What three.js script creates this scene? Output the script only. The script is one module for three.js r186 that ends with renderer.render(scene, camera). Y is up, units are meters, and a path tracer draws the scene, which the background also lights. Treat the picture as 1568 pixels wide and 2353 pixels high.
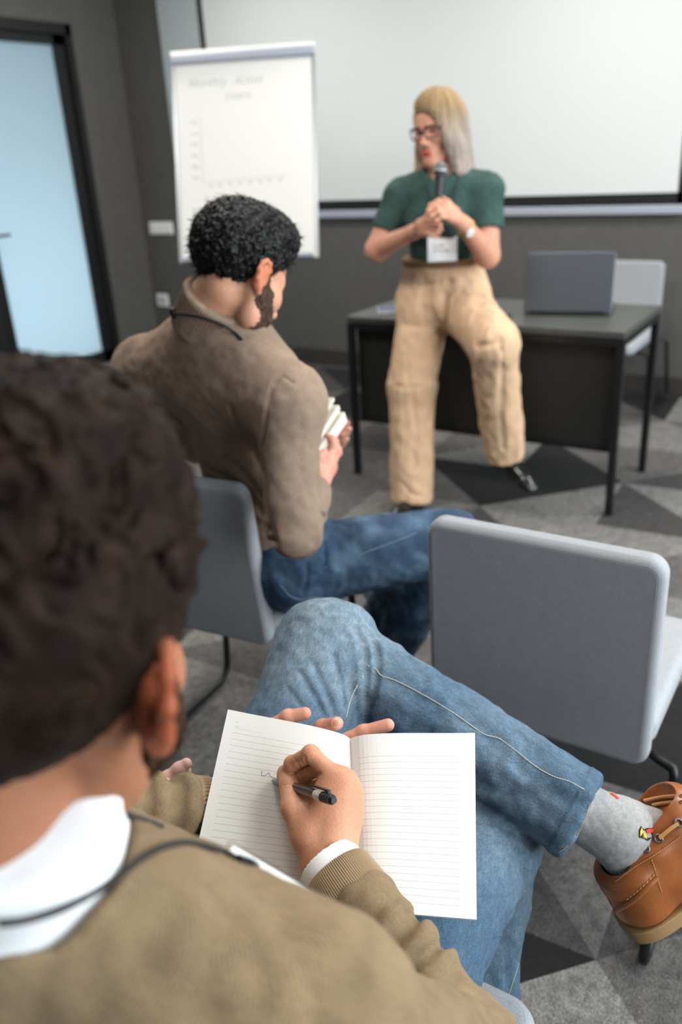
import * as THREE from 'three';
import { mergeGeometries } from 'three/addons/utils/BufferGeometryUtils.js';
import { RoundedBoxGeometry } from 'three/addons/geometries/RoundedBoxGeometry.js';
import { RectAreaLightUniformsLib } from 'three/addons/lights/RectAreaLightUniformsLib.js';
import { createNoise3D } from 'simplex-noise';

// ------------------------------------------------------------------ camera
const V = (x, y, z) => new THREE.Vector3(x, y, z);
const scene = new THREE.Scene();
scene.background = new THREE.Color(0x0b0c0d);
const FPX = 1930, CAMH = 1.45, YAW = 33 * Math.PI / 180;          // focal length in pixels of the 1568 x 2353 frame
const NADIR = [1045 - 784, 5677 - 1176.5];                          // where the room's verticals meet
const nl = Math.hypot(...NADIR), PITCH = Math.atan2(FPX, nl), e0 = NADIR[0] / nl, e1 = NADIR[1] / nl;
const lat = V(Math.cos(YAW), 0, -Math.sin(YAW)), head = V(-Math.sin(YAW), 0, -Math.cos(YAW)), UP = V(0, 1, 0);
const FWD = head.clone().multiplyScalar(Math.cos(PITCH)).addScaledVector(UP, -Math.sin(PITCH));
const U0 = head.clone().multiplyScalar(Math.sin(PITCH)).addScaledVector(UP, Math.cos(PITCH));
const RGT = lat.clone().multiplyScalar(e1).addScaledVector(U0, -e0), CUP = lat.clone().multiplyScalar(e0).addScaledVector(U0, e1);
const CAM = V(0, CAMH, 0);
const camera = new THREE.PerspectiveCamera(2 * Math.atan(1176.5 / FPX) * 180 / Math.PI, 1568 / 2353, 0.05, 60);
camera.position.copy(CAM);
camera.quaternion.setFromRotationMatrix(new THREE.Matrix4().makeBasis(RGT, CUP, FWD.clone().negate()));
camera.focus = 1.0;
camera.userData.fStop = 3.2;
camera.updateMatrixWorld();
// a pixel of the photograph and a distance along the view axis, a height, or a plane give a point
const ray = (x, y) => FWD.clone().addScaledVector(RGT, (x - 784) / FPX).addScaledVector(CUP, -(y - 1176.5) / FPX);
const P = (x, y, d) => CAM.clone().addScaledVector(ray(x, y), d);
const atH = (x, y, h) => { const r = ray(x, y); return CAM.clone().addScaledVector(r, (h - CAMH) / r.y); };

// ------------------------------------------------------------------ light
RectAreaLightUniformsLib.init();
const renderer = new THREE.WebGLRenderer({ antialias: true });
renderer.toneMapping = THREE.LinearToneMapping;
renderer.toneMappingExposure = 1.55;
renderer.shadowMap.enabled = true;
const ROOM = { x0: -5.12, x1: 2.3, z0: -5.21, z1: 2.2, h: 2.9 };
const DAY = new THREE.Color().setRGB(0.86, 0.95, 1.0), LED = new THREE.Color().setRGB(1.0, 0.95, 0.88);
const WINDOW_POWER = 3.4, PANEL_POWER = 18, HALL_POWER = 2.3;

// ------------------------------------------------------------------ helpers
function rng(seed) { let s = seed >>> 0; return () => { s = (s + 0x6D2B79F5) | 0; let t = Math.imul(s ^ (s >>> 15), 1 | s); t = (t + Math.imul(t ^ (t >>> 7), 61 | t)) ^ t; return ((t ^ (t >>> 14)) >>> 0) / 4294967296; }; }
const rand = rng(20240);
const n3 = createNoise3D(rng(77));
const lerp = (a, b, t) => a + (b - a) * t, clamp = (x, a, b) => Math.min(b, Math.max(a, x)), smooth = (a, b, x) => { const t = clamp((x - a) / (b - a), 0, 1); return t * t * (3 - 2 * t); };
const mix3 = (a, b, t) => [lerp(a[0], b[0], t), lerp(a[1], b[1], t), lerp(a[2], b[2], t)];
const taken = new Map();
function numbered(n) { const k = taken.get(n) ?? 0; taken.set(n, k + 1); return k ? `${n}_${String(k).padStart(3, '0')}` : n; }
function thing(name, label, category, pos = [0, 0, 0], turn = 0, group) {
  const o = new THREE.Group(); o.name = numbered(name); o.position.set(...(pos.toArray ? pos.toArray() : pos)); o.rotation.y = turn;
  o.userData = { label, category }; if (group) o.userData.group = group; scene.add(o); o.updateMatrixWorld(); return o;
}
function shade(m) { m.castShadow = true; m.receiveShadow = true; return m; }
function part(name, geo, mat, parent, label) { const m = shade(new THREE.Mesh(geo, mat)); m.name = name; if (label) m.userData.label = label; parent.add(m); return m; }
// a part whose geometry was made in room coordinates
function wpart(name, geo, mat, parent, label) { parent.updateMatrixWorld(); geo.applyMatrix4(parent.matrixWorld.clone().invert()); return part(name, geo, mat, parent, label); }
function struct(name, geo, mat, pos) { const m = shade(new THREE.Mesh(geo, mat)); m.name = name; m.userData = { kind: 'structure' }; if (pos) m.position.set(...pos); scene.add(m); return m; }
const bx = (w, h, d, x = 0, y = 0, z = 0) => new THREE.BoxGeometry(w, h, d).translate(x, y, z);
const rbx = (w, h, d, r, x = 0, y = 0, z = 0, s = 3) => new RoundedBoxGeometry(w, h, d, s, r).translate(x, y, z);
function clean(g, keepColor) { if (g.index) g = g.toNonIndexed(); for (const k of Object.keys(g.attributes)) if (!['position', 'normal', 'uv', ...(keepColor ? ['color'] : [])].includes(k)) g.deleteAttribute(k); if (!g.attributes.uv) g.setAttribute('uv', new THREE.Float32BufferAttribute(new Float32Array(g.attributes.position.count * 2), 2)); return g; }
const merge = (list, keepColor) => mergeGeometries(list.map((g) => clean(g, keepColor)));
// uv in metres from the side each face looks to
function boxUV(g, s = 1) {
  g = clean(g, true); const p = g.attributes.position, uv = g.attributes.uv, a = V(), b = V(), c = V();
  for (let i = 0; i < p.count; i += 3) {
    a.fromBufferAttribute(p, i); b.fromBufferAttribute(p, i + 1); c.fromBufferAttribute(p, i + 2);
    const n = b.clone().sub(a).cross(c.clone().sub(a)), x = Math.abs(n.x), y = Math.abs(n.y), z = Math.abs(n.z);
    [a, b, c].forEach((q, k) => { const [u, v] = y >= x && y >= z ? [q.x, q.z] : x >= z ? [q.z, q.y] : [q.x, q.y]; uv.setXY(i + k, u * s, v * s); });
  }
  return g;
}
// a tube along straight runs with rounded corners
function pipe(pts, r, corner = 0.03, seg = 8, closed = false, per = 60) {
  const q = pts.map((p) => (p.isVector3 ? p.clone() : V(...p))), path = new THREE.CurvePath(); let from = q[0];
  for (let i = 1; i < q.length - 1; i++) {
    const a = q[i - 1].clone().sub(q[i]), b = q[i + 1].clone().sub(q[i]), k = Math.min(corner, a.length() * 0.48, b.length() * 0.48);
    const s = q[i].clone().addScaledVector(a.normalize(), k), t = q[i].clone().addScaledVector(b.normalize(), k);
    if (s.distanceTo(from) > 1e-5) path.add(new THREE.LineCurve3(from, s)); path.add(new THREE.QuadraticBezierCurve3(s, q[i].clone(), t)); from = t;
  }
  path.add(new THREE.LineCurve3(from, q[q.length - 1]));
  return new THREE.TubeGeometry(path, Math.max(4, Math.round(path.getLength() * per)), r, seg, closed);
}
function cord(pts, r, seg = 8, n = 60, tension = 0.5) { return new THREE.TubeGeometry(new THREE.CatmullRomCurve3(pts.map((p) => (p.isVector3 ? p : V(...p))), false, 'catmullrom', tension), n, r, seg); }
function rrect(w, h, r) { const s = new THREE.Shape(), x = -w / 2, y = -h / 2; s.moveTo(x + r, y); s.lineTo(x + w - r, y); s.absarc(x + w - r, y + r, r, -Math.PI / 2, 0); s.lineTo(x + w, y + h - r); s.absarc(x + w - r, y + h - r, r, 0, Math.PI / 2); s.lineTo(x + r, y + h); s.absarc(x + r, y + h - r, r, Math.PI / 2, Math.PI); s.lineTo(x, y + r); s.absarc(x + r, y + r, r, Math.PI, 1.5 * Math.PI); return s; }
function slab(w, h, t, r, bevel, seg = 4) { return new THREE.ExtrudeGeometry(rrect(w - 2 * bevel, h - 2 * bevel, Math.max(0.001, r - bevel)), { depth: t - 2 * bevel, bevelEnabled: true, bevelSize: bevel, bevelThickness: bevel, bevelSegments: seg, curveSegments: 8 }).translate(0, 0, -(t / 2) + bevel); }
// ------------------------------------------------------------------ textures
function tex(n, fn, { srgb = true, rx = 1, ry = 1 } = {}) {
  const d = new Uint8Array(n * n * 4);
  for (let y = 0; y < n; y++) for (let x = 0; x < n; x++) { const c = fn(x / n, y / n, x, y), k = (y * n + x) * 4; d[k] = clamp(c[0] * 255, 0, 255); d[k + 1] = clamp(c[1] * 255, 0, 255); d[k + 2] = clamp(c[2] * 255, 0, 255); d[k + 3] = 255; }
  const t = new THREE.DataTexture(d, n, n); t.wrapS = t.wrapT = THREE.RepeatWrapping; t.magFilter = THREE.LinearFilter; t.minFilter = THREE.LinearMipmapLinearFilter; t.generateMipmaps = true;
  if (srgb) t.colorSpace = THREE.SRGBColorSpace; t.repeat.set(rx, ry); t.needsUpdate = true; return t;
}
// noise that tiles: walk a torus
const tn = (u, v, f, o = 0) => { const a = u * Math.PI * 2, b = v * Math.PI * 2, r = f / 6.283; return (n3(Math.cos(a) * r + o, Math.sin(a) * r, Math.cos(b) * r + 3.1 * o) + n3(Math.sin(a) * r + 9 - o, Math.sin(b) * r, Math.cos(b) * r + Math.cos(a) * r)) * 0.5; };
const grey = (x) => [x, x, x];
const r1 = rng(5);
const grainTex = tex(512, () => grey(0.5 + (r1() - 0.5) * 0.55), { srgb: false });
const rough = (o) => new THREE.MeshStandardMaterial({ roughness: 0.9, ...o });
const lin = (r, g, b) => new THREE.Color().setRGB(r, g, b);
// ------------------------------------------------------------------ smooth solids: bones and ellipsoids blended, then meshed
class Solid {
  constructor() { this.add = []; this.sub = []; this.creases = []; this.disp = null; this.amp = 0; }
  // tapered bone; o.flat: cut square at both ends; o.sq: [axis, factor] makes it thinner along an axis
  bone(a, b, ra, rb = ra, k = 0.02, o = {}) {
    a = arr(a); b = arr(b); const d = [b[0] - a[0], b[1] - a[1], b[2] - a[2]], L = Math.hypot(...d) || 1e-6;
    const pr = { t: o.flat ? 2 : 0, a, d, L, L2: L * L, ra, rb, k, n: o.sq ? unit(arr(o.sq[0])) : null, f: o.sq ? o.sq[1] : 1, e: o.edge ?? 0.003 };
    const R = Math.max(ra, rb); pr.lo = [0, 1, 2].map((i) => Math.min(a[i], b[i]) - R); pr.hi = [0, 1, 2].map((i) => Math.max(a[i], b[i]) + R);
    (o.cut ? this.sub : this.add).push(pr); return this;
  }
  chain(pts, rs, k = 0.02, o) { for (let i = 0; i < pts.length - 1; i++) this.bone(pts[i], pts[i + 1], rs[i], rs[i + 1], k, o); return this; }
  ell(c, r, k = 0.02, axes, cut = false) {
    c = arr(c); const R = Math.max(...r), pr = { t: 1, c, r, X: axes ? arr(axes[0]) : [1, 0, 0], Y: axes ? arr(axes[1]) : [0, 1, 0], Z: axes ? arr(axes[2]) : [0, 0, 1], k };
    pr.lo = c.map((v) => v - R); pr.hi = c.map((v) => v + R); (cut ? this.sub : this.add).push(pr); return this;
  }
  // keep what lies on the far side of a plane from its normal
  plane(p, n, k = 0.004) { this.sub.push({ t: 3, p: arr(p), n: unit(arr(n)), k }); return this; }
  crease(pts, w, depth) { pts = pts.map(arr); const c = [0, 1, 2].map((i) => pts.reduce((s, p) => s + p[i], 0) / pts.length), R = Math.max(...pts.map((p) => Math.hypot(p[0] - c[0], p[1] - c[1], p[2] - c[2]))) + 3 * w; this.creases.push({ pts, w, depth, c, R }); return this; }
}
const arr = (v) => (v.isVector3 ? [v.x, v.y, v.z] : v);
const unit = (v) => { const l = Math.hypot(...v) || 1; return v.map((x) => x / l); };
function pd(q, x, y, z) {
  if (q.t === 1) {
    const ax = x - q.c[0], ay = y - q.c[1], az = z - q.c[2], r = q.r;
    const u = (ax * q.X[0] + ay * q.X[1] + az * q.X[2]) / r[0], v = (ax * q.Y[0] + ay * q.Y[1] + az * q.Y[2]) / r[1], w = (ax * q.Z[0] + ay * q.Z[1] + az * q.Z[2]) / r[2];
    const k0 = Math.sqrt(u * u + v * v + w * w), k1 = Math.sqrt((u / r[0]) ** 2 + (v / r[1]) ** 2 + (w / r[2]) ** 2);
    return k1 < 1e-9 ? -Math.min(r[0], r[1], r[2]) : k0 * (k0 - 1) / k1;
  }
  if (q.t === 3) return -((x - q.p[0]) * q.n[0] + (y - q.p[1]) * q.n[1] + (z - q.p[2]) * q.n[2]);
  const px = x - q.a[0], py = y - q.a[1], pz = z - q.a[2], d = q.d;
  const t0 = (px * d[0] + py * d[1] + pz * d[2]) / q.L2, t = t0 < 0 ? 0 : t0 > 1 ? 1 : t0, tt = q.t === 2 ? t0 : t;
  let cx = px - d[0] * tt, cy = py - d[1] * tt, cz = pz - d[2] * tt;
  if (q.n) { const s = (cx * q.n[0] + cy * q.n[1] + cz * q.n[2]) * (q.f - 1); cx += q.n[0] * s; cy += q.n[1] * s; cz += q.n[2] * s; }
  const rho = Math.sqrt(cx * cx + cy * cy + cz * cz), rr = q.ra + (q.rb - q.ra) * t;
  if (q.t === 0) return (rho - rr) / (q.n ? Math.sqrt(q.f) : 1);
  const dr = rho - rr + q.e, dh = Math.abs(t0 - 0.5) * q.L - q.L / 2 + q.e;
  return Math.min(Math.max(dr, dh), 0) + Math.hypot(Math.max(dr, 0), Math.max(dh, 0)) - q.e;
}
function segd(p, a, b) { const d = [b[0] - a[0], b[1] - a[1], b[2] - a[2]], q = [p[0] - a[0], p[1] - a[1], p[2] - a[2]], t = clamp((q[0] * d[0] + q[1] * d[1] + q[2] * d[2]) / (d[0] ** 2 + d[1] ** 2 + d[2] ** 2 + 1e-12), 0, 1); return Math.hypot(q[0] - d[0] * t, q[1] - d[1] * t, q[2] - d[2] * t); }
function evalSolid(S, list, x, y, z) {
  let d = 1e3;
  for (let i = 0; i < list.length; i++) { const q = list[i], e = pd(q, x, y, z), k = q.k; if (k > 0) { const h = Math.max(k - Math.abs(d - e), 0) / k; d = Math.min(d, e) - h * h * k * 0.25; } else if (e < d) d = e; }
  for (let i = 0; i < S.sub.length; i++) { const q = S.sub[i], e = -pd(q, x, y, z), k = q.k; const h = Math.max(k - Math.abs(d - e), 0) / k; d = Math.max(d, e) + h * h * k * 0.25; }
  if (Math.abs(d) < 0.06) {
    for (const c of S.creases) { if (Math.hypot(x - c.c[0], y - c.c[1], z - c.c[2]) > c.R) continue; let m = 1e3; for (let i = 0; i < c.pts.length - 1; i++) m = Math.min(m, segd([x, y, z], c.pts[i], c.pts[i + 1])); d += c.depth * Math.exp(-((m / c.w) ** 2)); }
    if (S.disp) d += S.disp(x, y, z, d);
  }
  return d;
}
// surface nets; o.color(p, n) gives vertex colours, o.uv = [{a, b, r}] unrolls cloth around bones, o.box limits the region
function meshSolid(S, cell, o = {}) {
  const lo = [1e9, 1e9, 1e9], hi = [-1e9, -1e9, -1e9];
  for (const q of S.add) for (let i = 0; i < 3; i++) { lo[i] = Math.min(lo[i], q.lo[i]); hi[i] = Math.max(hi[i], q.hi[i]); }
  const padW = 3 * cell + (o.pad ?? 0.012); for (let i = 0; i < 3; i++) { lo[i] -= padW; hi[i] += padW; if (o.box) { lo[i] = Math.max(lo[i], o.box[0][i]); hi[i] = Math.min(hi[i], o.box[1][i]); } }
  const B = 8, N = [0, 1, 2].map((i) => Math.ceil((hi[i] - lo[i]) / cell) + 1), nb = N.map((v) => Math.ceil(v / B)), [nx, ny, nz] = N;
  const f = new Float32Array(nx * ny * nz).fill(1), at = (i, j, k) => i + nx * (j + ny * k), blocks = new Array(nb[0] * nb[1] * nb[2]);
  const bR = cell * B * 0.5 * 1.733, kmax = Math.max(0, ...S.add.map((q) => q.k)), pad = (o.pad ?? 0.012) + kmax;
  const dist = new Float64Array(S.add.length);
  for (let bk = 0; bk < nb[2]; bk++) for (let bj = 0; bj < nb[1]; bj++) for (let bi = 0; bi < nb[0]; bi++) {
    const cx = lo[0] + (bi + 0.5) * B * cell, cy = lo[1] + (bj + 0.5) * B * cell, cz = lo[2] + (bk + 0.5) * B * cell; let m = 1e9;
    for (let i = 0; i < S.add.length; i++) { dist[i] = pd(S.add[i], cx, cy, cz); if (dist[i] < m) m = dist[i]; }
    if (m > 1.5 * bR + pad) continue;
    const act = []; for (let i = 0; i < S.add.length; i++) if (dist[i] < m + 2.4 * bR + 1.2 * kmax) act.push(S.add[i]);
    blocks[bi + nb[0] * (bj + nb[1] * bk)] = act;
    const deep = evalSolid(S, act, cx, cy, cz) < -(1.6 * bR + pad);
    for (let k = bk * B; k < Math.min(nz, bk * B + B); k++) for (let j = bj * B; j < Math.min(ny, bj * B + B); j++) for (let i = bi * B; i < Math.min(nx, bi * B + B); i++)
      f[at(i, j, k)] = deep ? -1 : evalSolid(S, act, lo[0] + i * cell, lo[1] + j * cell, lo[2] + k * cell);
  }
  const id = new Int32Array(nx * ny * nz).fill(-1), pos = [], nor = [], E = [[0, 1], [2, 3], [4, 5], [6, 7], [0, 2], [1, 3], [4, 6], [5, 7], [0, 4], [1, 5], [2, 6], [3, 7]], v8 = new Float64Array(8);
  for (let k = 0; k < nz - 1; k++) for (let j = 0; j < ny - 1; j++) for (let i = 0; i < nx - 1; i++) {
    const b = at(i, j, k); if (f[b] === 1 && f[b + 1] === 1 && f[b + nx] === 1 && f[b + nx * ny] === 1 && f[b + 1 + nx + nx * ny] === 1) continue;
    let mask = 0; for (let c = 0; c < 8; c++) { v8[c] = f[b + (c & 1) + nx * ((c >> 1) & 1) + nx * ny * (c >> 2)]; if (v8[c] < 0) mask |= 1 << c; }
    if (mask === 0 || mask === 255) continue;
    let x = 0, y = 0, z = 0, n = 0;
    for (const [p, q] of E) if ((v8[p] < 0) !== (v8[q] < 0)) { const t = v8[p] / (v8[p] - v8[q]); x += (p & 1) + ((q & 1) - (p & 1)) * t; y += ((p >> 1) & 1) + (((q >> 1) & 1) - ((p >> 1) & 1)) * t; z += (p >> 2) + ((q >> 2) - (p >> 2)) * t; n++; }
    let X = lo[0] + (i + x / n) * cell, Y = lo[1] + (j + y / n) * cell, Z = lo[2] + (k + z / n) * cell;
    const act = blocks[(i / B | 0) + nb[0] * ((j / B | 0) + nb[1] * (k / B | 0))] ?? S.add, h = cell * 0.6; let g;
    for (let s = 0; s < 2; s++) {
      const d0 = evalSolid(S, act, X, Y, Z); g = [evalSolid(S, act, X + h, Y, Z) - d0, evalSolid(S, act, X, Y + h, Z) - d0, evalSolid(S, act, X, Y, Z + h) - d0]; g = unit(g);
      if (s === 0) { const m = clamp(d0, -cell * 0.5, cell * 0.5); X -= g[0] * m; Y -= g[1] * m; Z -= g[2] * m; }
    }
    id[b] = pos.length / 3; pos.push(X, Y, Z); nor.push(...g);
  }
  const idx = [], quad = (a, b, c, d, flip) => { if (a < 0 || b < 0 || c < 0 || d < 0) return; flip ? idx.push(a, c, b, a, d, c) : idx.push(a, b, c, a, c, d); };
  const sx = 1, sy = nx, sz = nx * ny;
  for (let k = 1; k < nz - 1; k++) for (let j = 1; j < ny - 1; j++) for (let i = 1; i < nx - 1; i++) {
    const b = at(i, j, k), s = f[b] < 0;
    if (s !== f[b + sx] < 0) quad(id[b - sy - sz], id[b - sz], id[b], id[b - sy], !s);
    if (s !== f[b + sy] < 0) quad(id[b - sx - sz], id[b - sx], id[b], id[b - sz], !s);
    if (s !== f[b + sz] < 0) quad(id[b - sx - sy], id[b - sy], id[b], id[b - sx], !s);
  }
  let g = new THREE.BufferGeometry();
  g.setAttribute('position', new THREE.Float32BufferAttribute(pos, 3)); g.setAttribute('normal', new THREE.Float32BufferAttribute(nor, 3)); g.setIndex(idx);
  if (o.color) { const c = []; for (let i = 0; i < pos.length; i += 3) c.push(...o.color([pos[i], pos[i + 1], pos[i + 2]], [nor[i], nor[i + 1], nor[i + 2]])); g.setAttribute('color', new THREE.Float32BufferAttribute(c, 3)); }
  return o.uv ? boneUV(g, o.uv) : boxUV(g);
}
function boneUV(g, bones) {
  g = g.toNonIndexed(); const p = g.attributes.position.array, uv = new Float32Array(p.length / 3 * 2);
  const bs = bones.map(({ a, b, r }) => { a = arr(a); b = arr(b); const d = unit([b[0] - a[0], b[1] - a[1], b[2] - a[2]]), L = Math.hypot(b[0] - a[0], b[1] - a[1], b[2] - a[2]); const h = Math.abs(d[1]) < 0.8 ? [0, 1, 0] : [1, 0, 0], s = h[0] * d[0] + h[1] * d[1] + h[2] * d[2]; const X = unit([h[0] - d[0] * s, h[1] - d[1] * s, h[2] - d[2] * s]), Y = [d[1] * X[2] - d[2] * X[1], d[2] * X[0] - d[0] * X[2], d[0] * X[1] - d[1] * X[0]]; return { a, b, d, L, X, Y, r }; });
  for (let i = 0; i < p.length / 9; i++) {
    const c = [0, 1, 2].map((k) => (p[i * 9 + k] + p[i * 9 + 3 + k] + p[i * 9 + 6 + k]) / 3); let best = bs[0], m = 1e9;
    for (const q of bs) { const dd = segd(c, q.a, q.b) / q.r; if (dd < m) { m = dd; best = q; } }
    const ang = (x) => { const w = [x[0] - best.a[0], x[1] - best.a[1], x[2] - best.a[2]]; return [Math.atan2(w[0] * best.Y[0] + w[1] * best.Y[1] + w[2] * best.Y[2], w[0] * best.X[0] + w[1] * best.X[1] + w[2] * best.X[2]), w[0] * best.d[0] + w[1] * best.d[1] + w[2] * best.d[2]]; };
    const c0 = ang(c)[0];
    for (let k = 0; k < 3; k++) { const [a, v] = ang([p[i * 9 + k * 3], p[i * 9 + k * 3 + 1], p[i * 9 + k * 3 + 2]]); let da = a - c0; da -= Math.round(da / 6.28319) * 6.28319; uv[(i * 3 + k) * 2] = (c0 + da) * best.r; uv[(i * 3 + k) * 2 + 1] = v; }
  }
  g.setAttribute('uv', new THREE.BufferAttribute(uv, 2)); return g;
}
// a frame for heads and shoes: local points to room points
function frame(o, X, Y, Z) { const m = new THREE.Matrix4().makeBasis(X, Y, Z).setPosition(o); const f = (x, y, z) => V(x, y, z).applyMatrix4(m); f.m = m; f.ax = [X, Y, Z]; f.inv = m.clone().invert(); f.dir = (x, y, z) => V(x, y, z).transformDirection(m); f.local = (p) => V(...arr(p)).applyMatrix4(f.inv); return f; }
function facing(o, fwd, upHint = V(0, 1, 0), roll = 0) { const Z = fwd.clone().normalize(), X = upHint.clone().cross(Z).normalize(), Y = Z.clone().cross(X); if (roll) { X.applyAxisAngle(Z, roll); Y.applyAxisAngle(Z, roll); } return frame(o, X, Y, Z); }
// ------------------------------------------------------------------ materials of the room
const fabricTex = tex(512, (u, v, x, y) => { const w = ((x >> 1) + (y >> 1)) % 2 ? 0.03 : -0.03; return grey(0.80 + w + (r1() - 0.5) * 0.22 + 0.015 * tn(u, v, 9)); }, { rx: 4.5, ry: 4.5 });
const carpetTex = tex(512, (u, v) => grey(0.72 + (r1() - 0.5) * 0.62 + 0.14 * tn(u, v, 14, 2) + 0.10 * tn(u, v, 60, 5)), { rx: 2.1, ry: 2.1 });
const plasterTex = tex(256, (u, v) => grey(0.9 + 0.03 * tn(u, v, 9, 4) + (r1() - 0.5) * 0.05), { rx: 1.4, ry: 1.4 });
const M = {
  wall: rough({ color: lin(0.105, 0.100, 0.093), map: plasterTex, roughness: 0.75 }),
  ceiling: rough({ color: lin(0.7, 0.7, 0.69) }),
  base: rough({ color: lin(0.035, 0.031, 0.028), roughness: 0.6 }),
  palePanel: rough({ color: lin(0.40, 0.44, 0.45), roughness: 0.5 }),
  screen: rough({ color: lin(0.60, 0.62, 0.62), roughness: 0.95 }),
  black: rough({ color: lin(0.006, 0.006, 0.007), roughness: 0.5 }),
  blackMetal: new THREE.MeshStandardMaterial({ color: lin(0.012, 0.012, 0.013), roughness: 0.38, metalness: 0.3 }),
  alu: new THREE.MeshStandardMaterial({ color: lin(0.55, 0.57, 0.60), roughness: 0.35, metalness: 0.9 }),
  greyPlastic: rough({ color: lin(0.33, 0.35, 0.42), roughness: 0.45 }),
  white: rough({ color: lin(0.78, 0.78, 0.76), roughness: 0.55 }),
  paper: rough({ color: lin(0.86, 0.86, 0.845), roughness: 0.85 }),
  chair: new THREE.MeshPhysicalMaterial({ color: lin(0.50, 0.52, 0.555), map: fabricTex, bumpMap: fabricTex, bumpScale: 0.0004, roughness: 0.95, sheen: 0.3, sheenColor: lin(0.5, 0.55, 0.62), sheenRoughness: 0.6 }),
  piping: rough({ color: lin(0.16, 0.17, 0.20) }),
};
const tones = [lin(0.375, 0.360, 0.340), lin(0.215, 0.200, 0.193), lin(0.108, 0.100, 0.099), lin(0.011, 0.0105, 0.012)].map((c) => rough({ color: c, map: carpetTex, bumpMap: carpetTex, bumpScale: 0.004, roughness: 1 }));
// ------------------------------------------------------------------ room shell
const { x0, x1, z0, z1, h: RH } = ROOM, T = 0.2, XM = (x0 + x1) / 2, ZM = (z0 + z1) / 2, XL = x1 - x0, ZL = z1 - z0;
const floor = struct('floor', boxUV(bx(XL + 2 * T, T, ZL + 2 * T, XM, -T / 2 - 0.006, ZM)), tones[2]);
struct('ceiling', bx(XL + 2 * T, T, ZL + 2 * T, XM, RH + T / 2, ZM), M.ceiling);
struct('wall_back', boxUV(bx(XL, RH, T, XM, RH / 2, z0 - T / 2)), M.wall);
struct('wall_front', boxUV(bx(XL, RH, T, XM, RH / 2, z1 + T / 2)), M.wall);
struct('baseboard_back', bx(XL, 0.105, 0.015, XM, 0.0525, z0 + 0.0075), M.base);
// carpet: half-metre squares, each cut in two along a diagonal that turns from square to square
{
  const S = 0.5, gx = -0.844, gz = -3.669, tri = {}, turn = 2.2 * Math.PI / 180;
  const triangle = (k) => { // corners of the two halves of a square, by diagonal
    const c = { a: [[0, 0], [S, 0], [S, S]], b: [[0, 0], [S, S], [0, S]], c: [[0, 0], [S, 0], [0, S]], d: [[S, 0], [S, S], [0, S]] }[k], s = new THREE.Shape();
    const m = [c.reduce((t, p) => t + p[0], 0) / 3, c.reduce((t, p) => t + p[1], 0) / 3];
    c.forEach(([x, z], i) => { const q = [lerp(x, m[0], 0.0012), lerp(z, m[1], 0.0012)]; i ? s.lineTo(q[0], -q[1]) : s.moveTo(q[0], -q[1]); });
    return boxUV(new THREE.ExtrudeGeometry(s, { depth: 0.006, bevelEnabled: false }).rotateX(-Math.PI / 2));
  };
  for (const k of 'abcd') tri[k] = triangle(k);
  // tones as they lie: square column,row from the star point beside the desk
  const known = { '-1,0': [3, 0], '-1,1': [0, 2], '0,0': [0, 2], '0,-1': [1, 2], '-1,-1': [1, 3], '-2,0': [3, 1], '-2,1': [0, 1], '0,5': [3, 0], '1,5': [1, 0], '0,4': [1, 2], '1,4': [2, 1], '-2,4': [0, 1], '-1,4': [1, 0], '-2,5': [1, 0], '-1,5': [1, 1], '-1,3': [1, 0], '-2,3': [0, 1], '-3,4': [1, 0], '-1,2': [1, 2] };
  const r = rng(31), rest = [];
  for (let i = -9; i < 7; i++) for (let j = -3; j < 12; j++) {
    const X = gx + i * S * Math.cos(turn) + j * S * Math.sin(turn), Z = gz + j * S * Math.cos(turn) - i * S * Math.sin(turn); if (X < x0 - 0.35 || X + S > x1 + 0.2 || Z < z0 - 0.35 || Z + S > z1 + 0.2) continue;
    const even = ((i + j) % 2 + 2) % 2 === 0, pick = () => [0, 1, 1, 2, 2, 1, 0, 3][Math.floor(r() * 8)], t = known[`${i},${j}`] ?? [pick(), pick()];
    (even ? ['a', 'b'] : ['c', 'd']).forEach((k, n) => {
      const m = shade(new THREE.Mesh(tri[k], tones[t[n]])); m.name = 'carpet_tile'; m.position.set(X, -0.006, Z); m.rotation.y = turn; floor.add(m);
    });
  }
}
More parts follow.
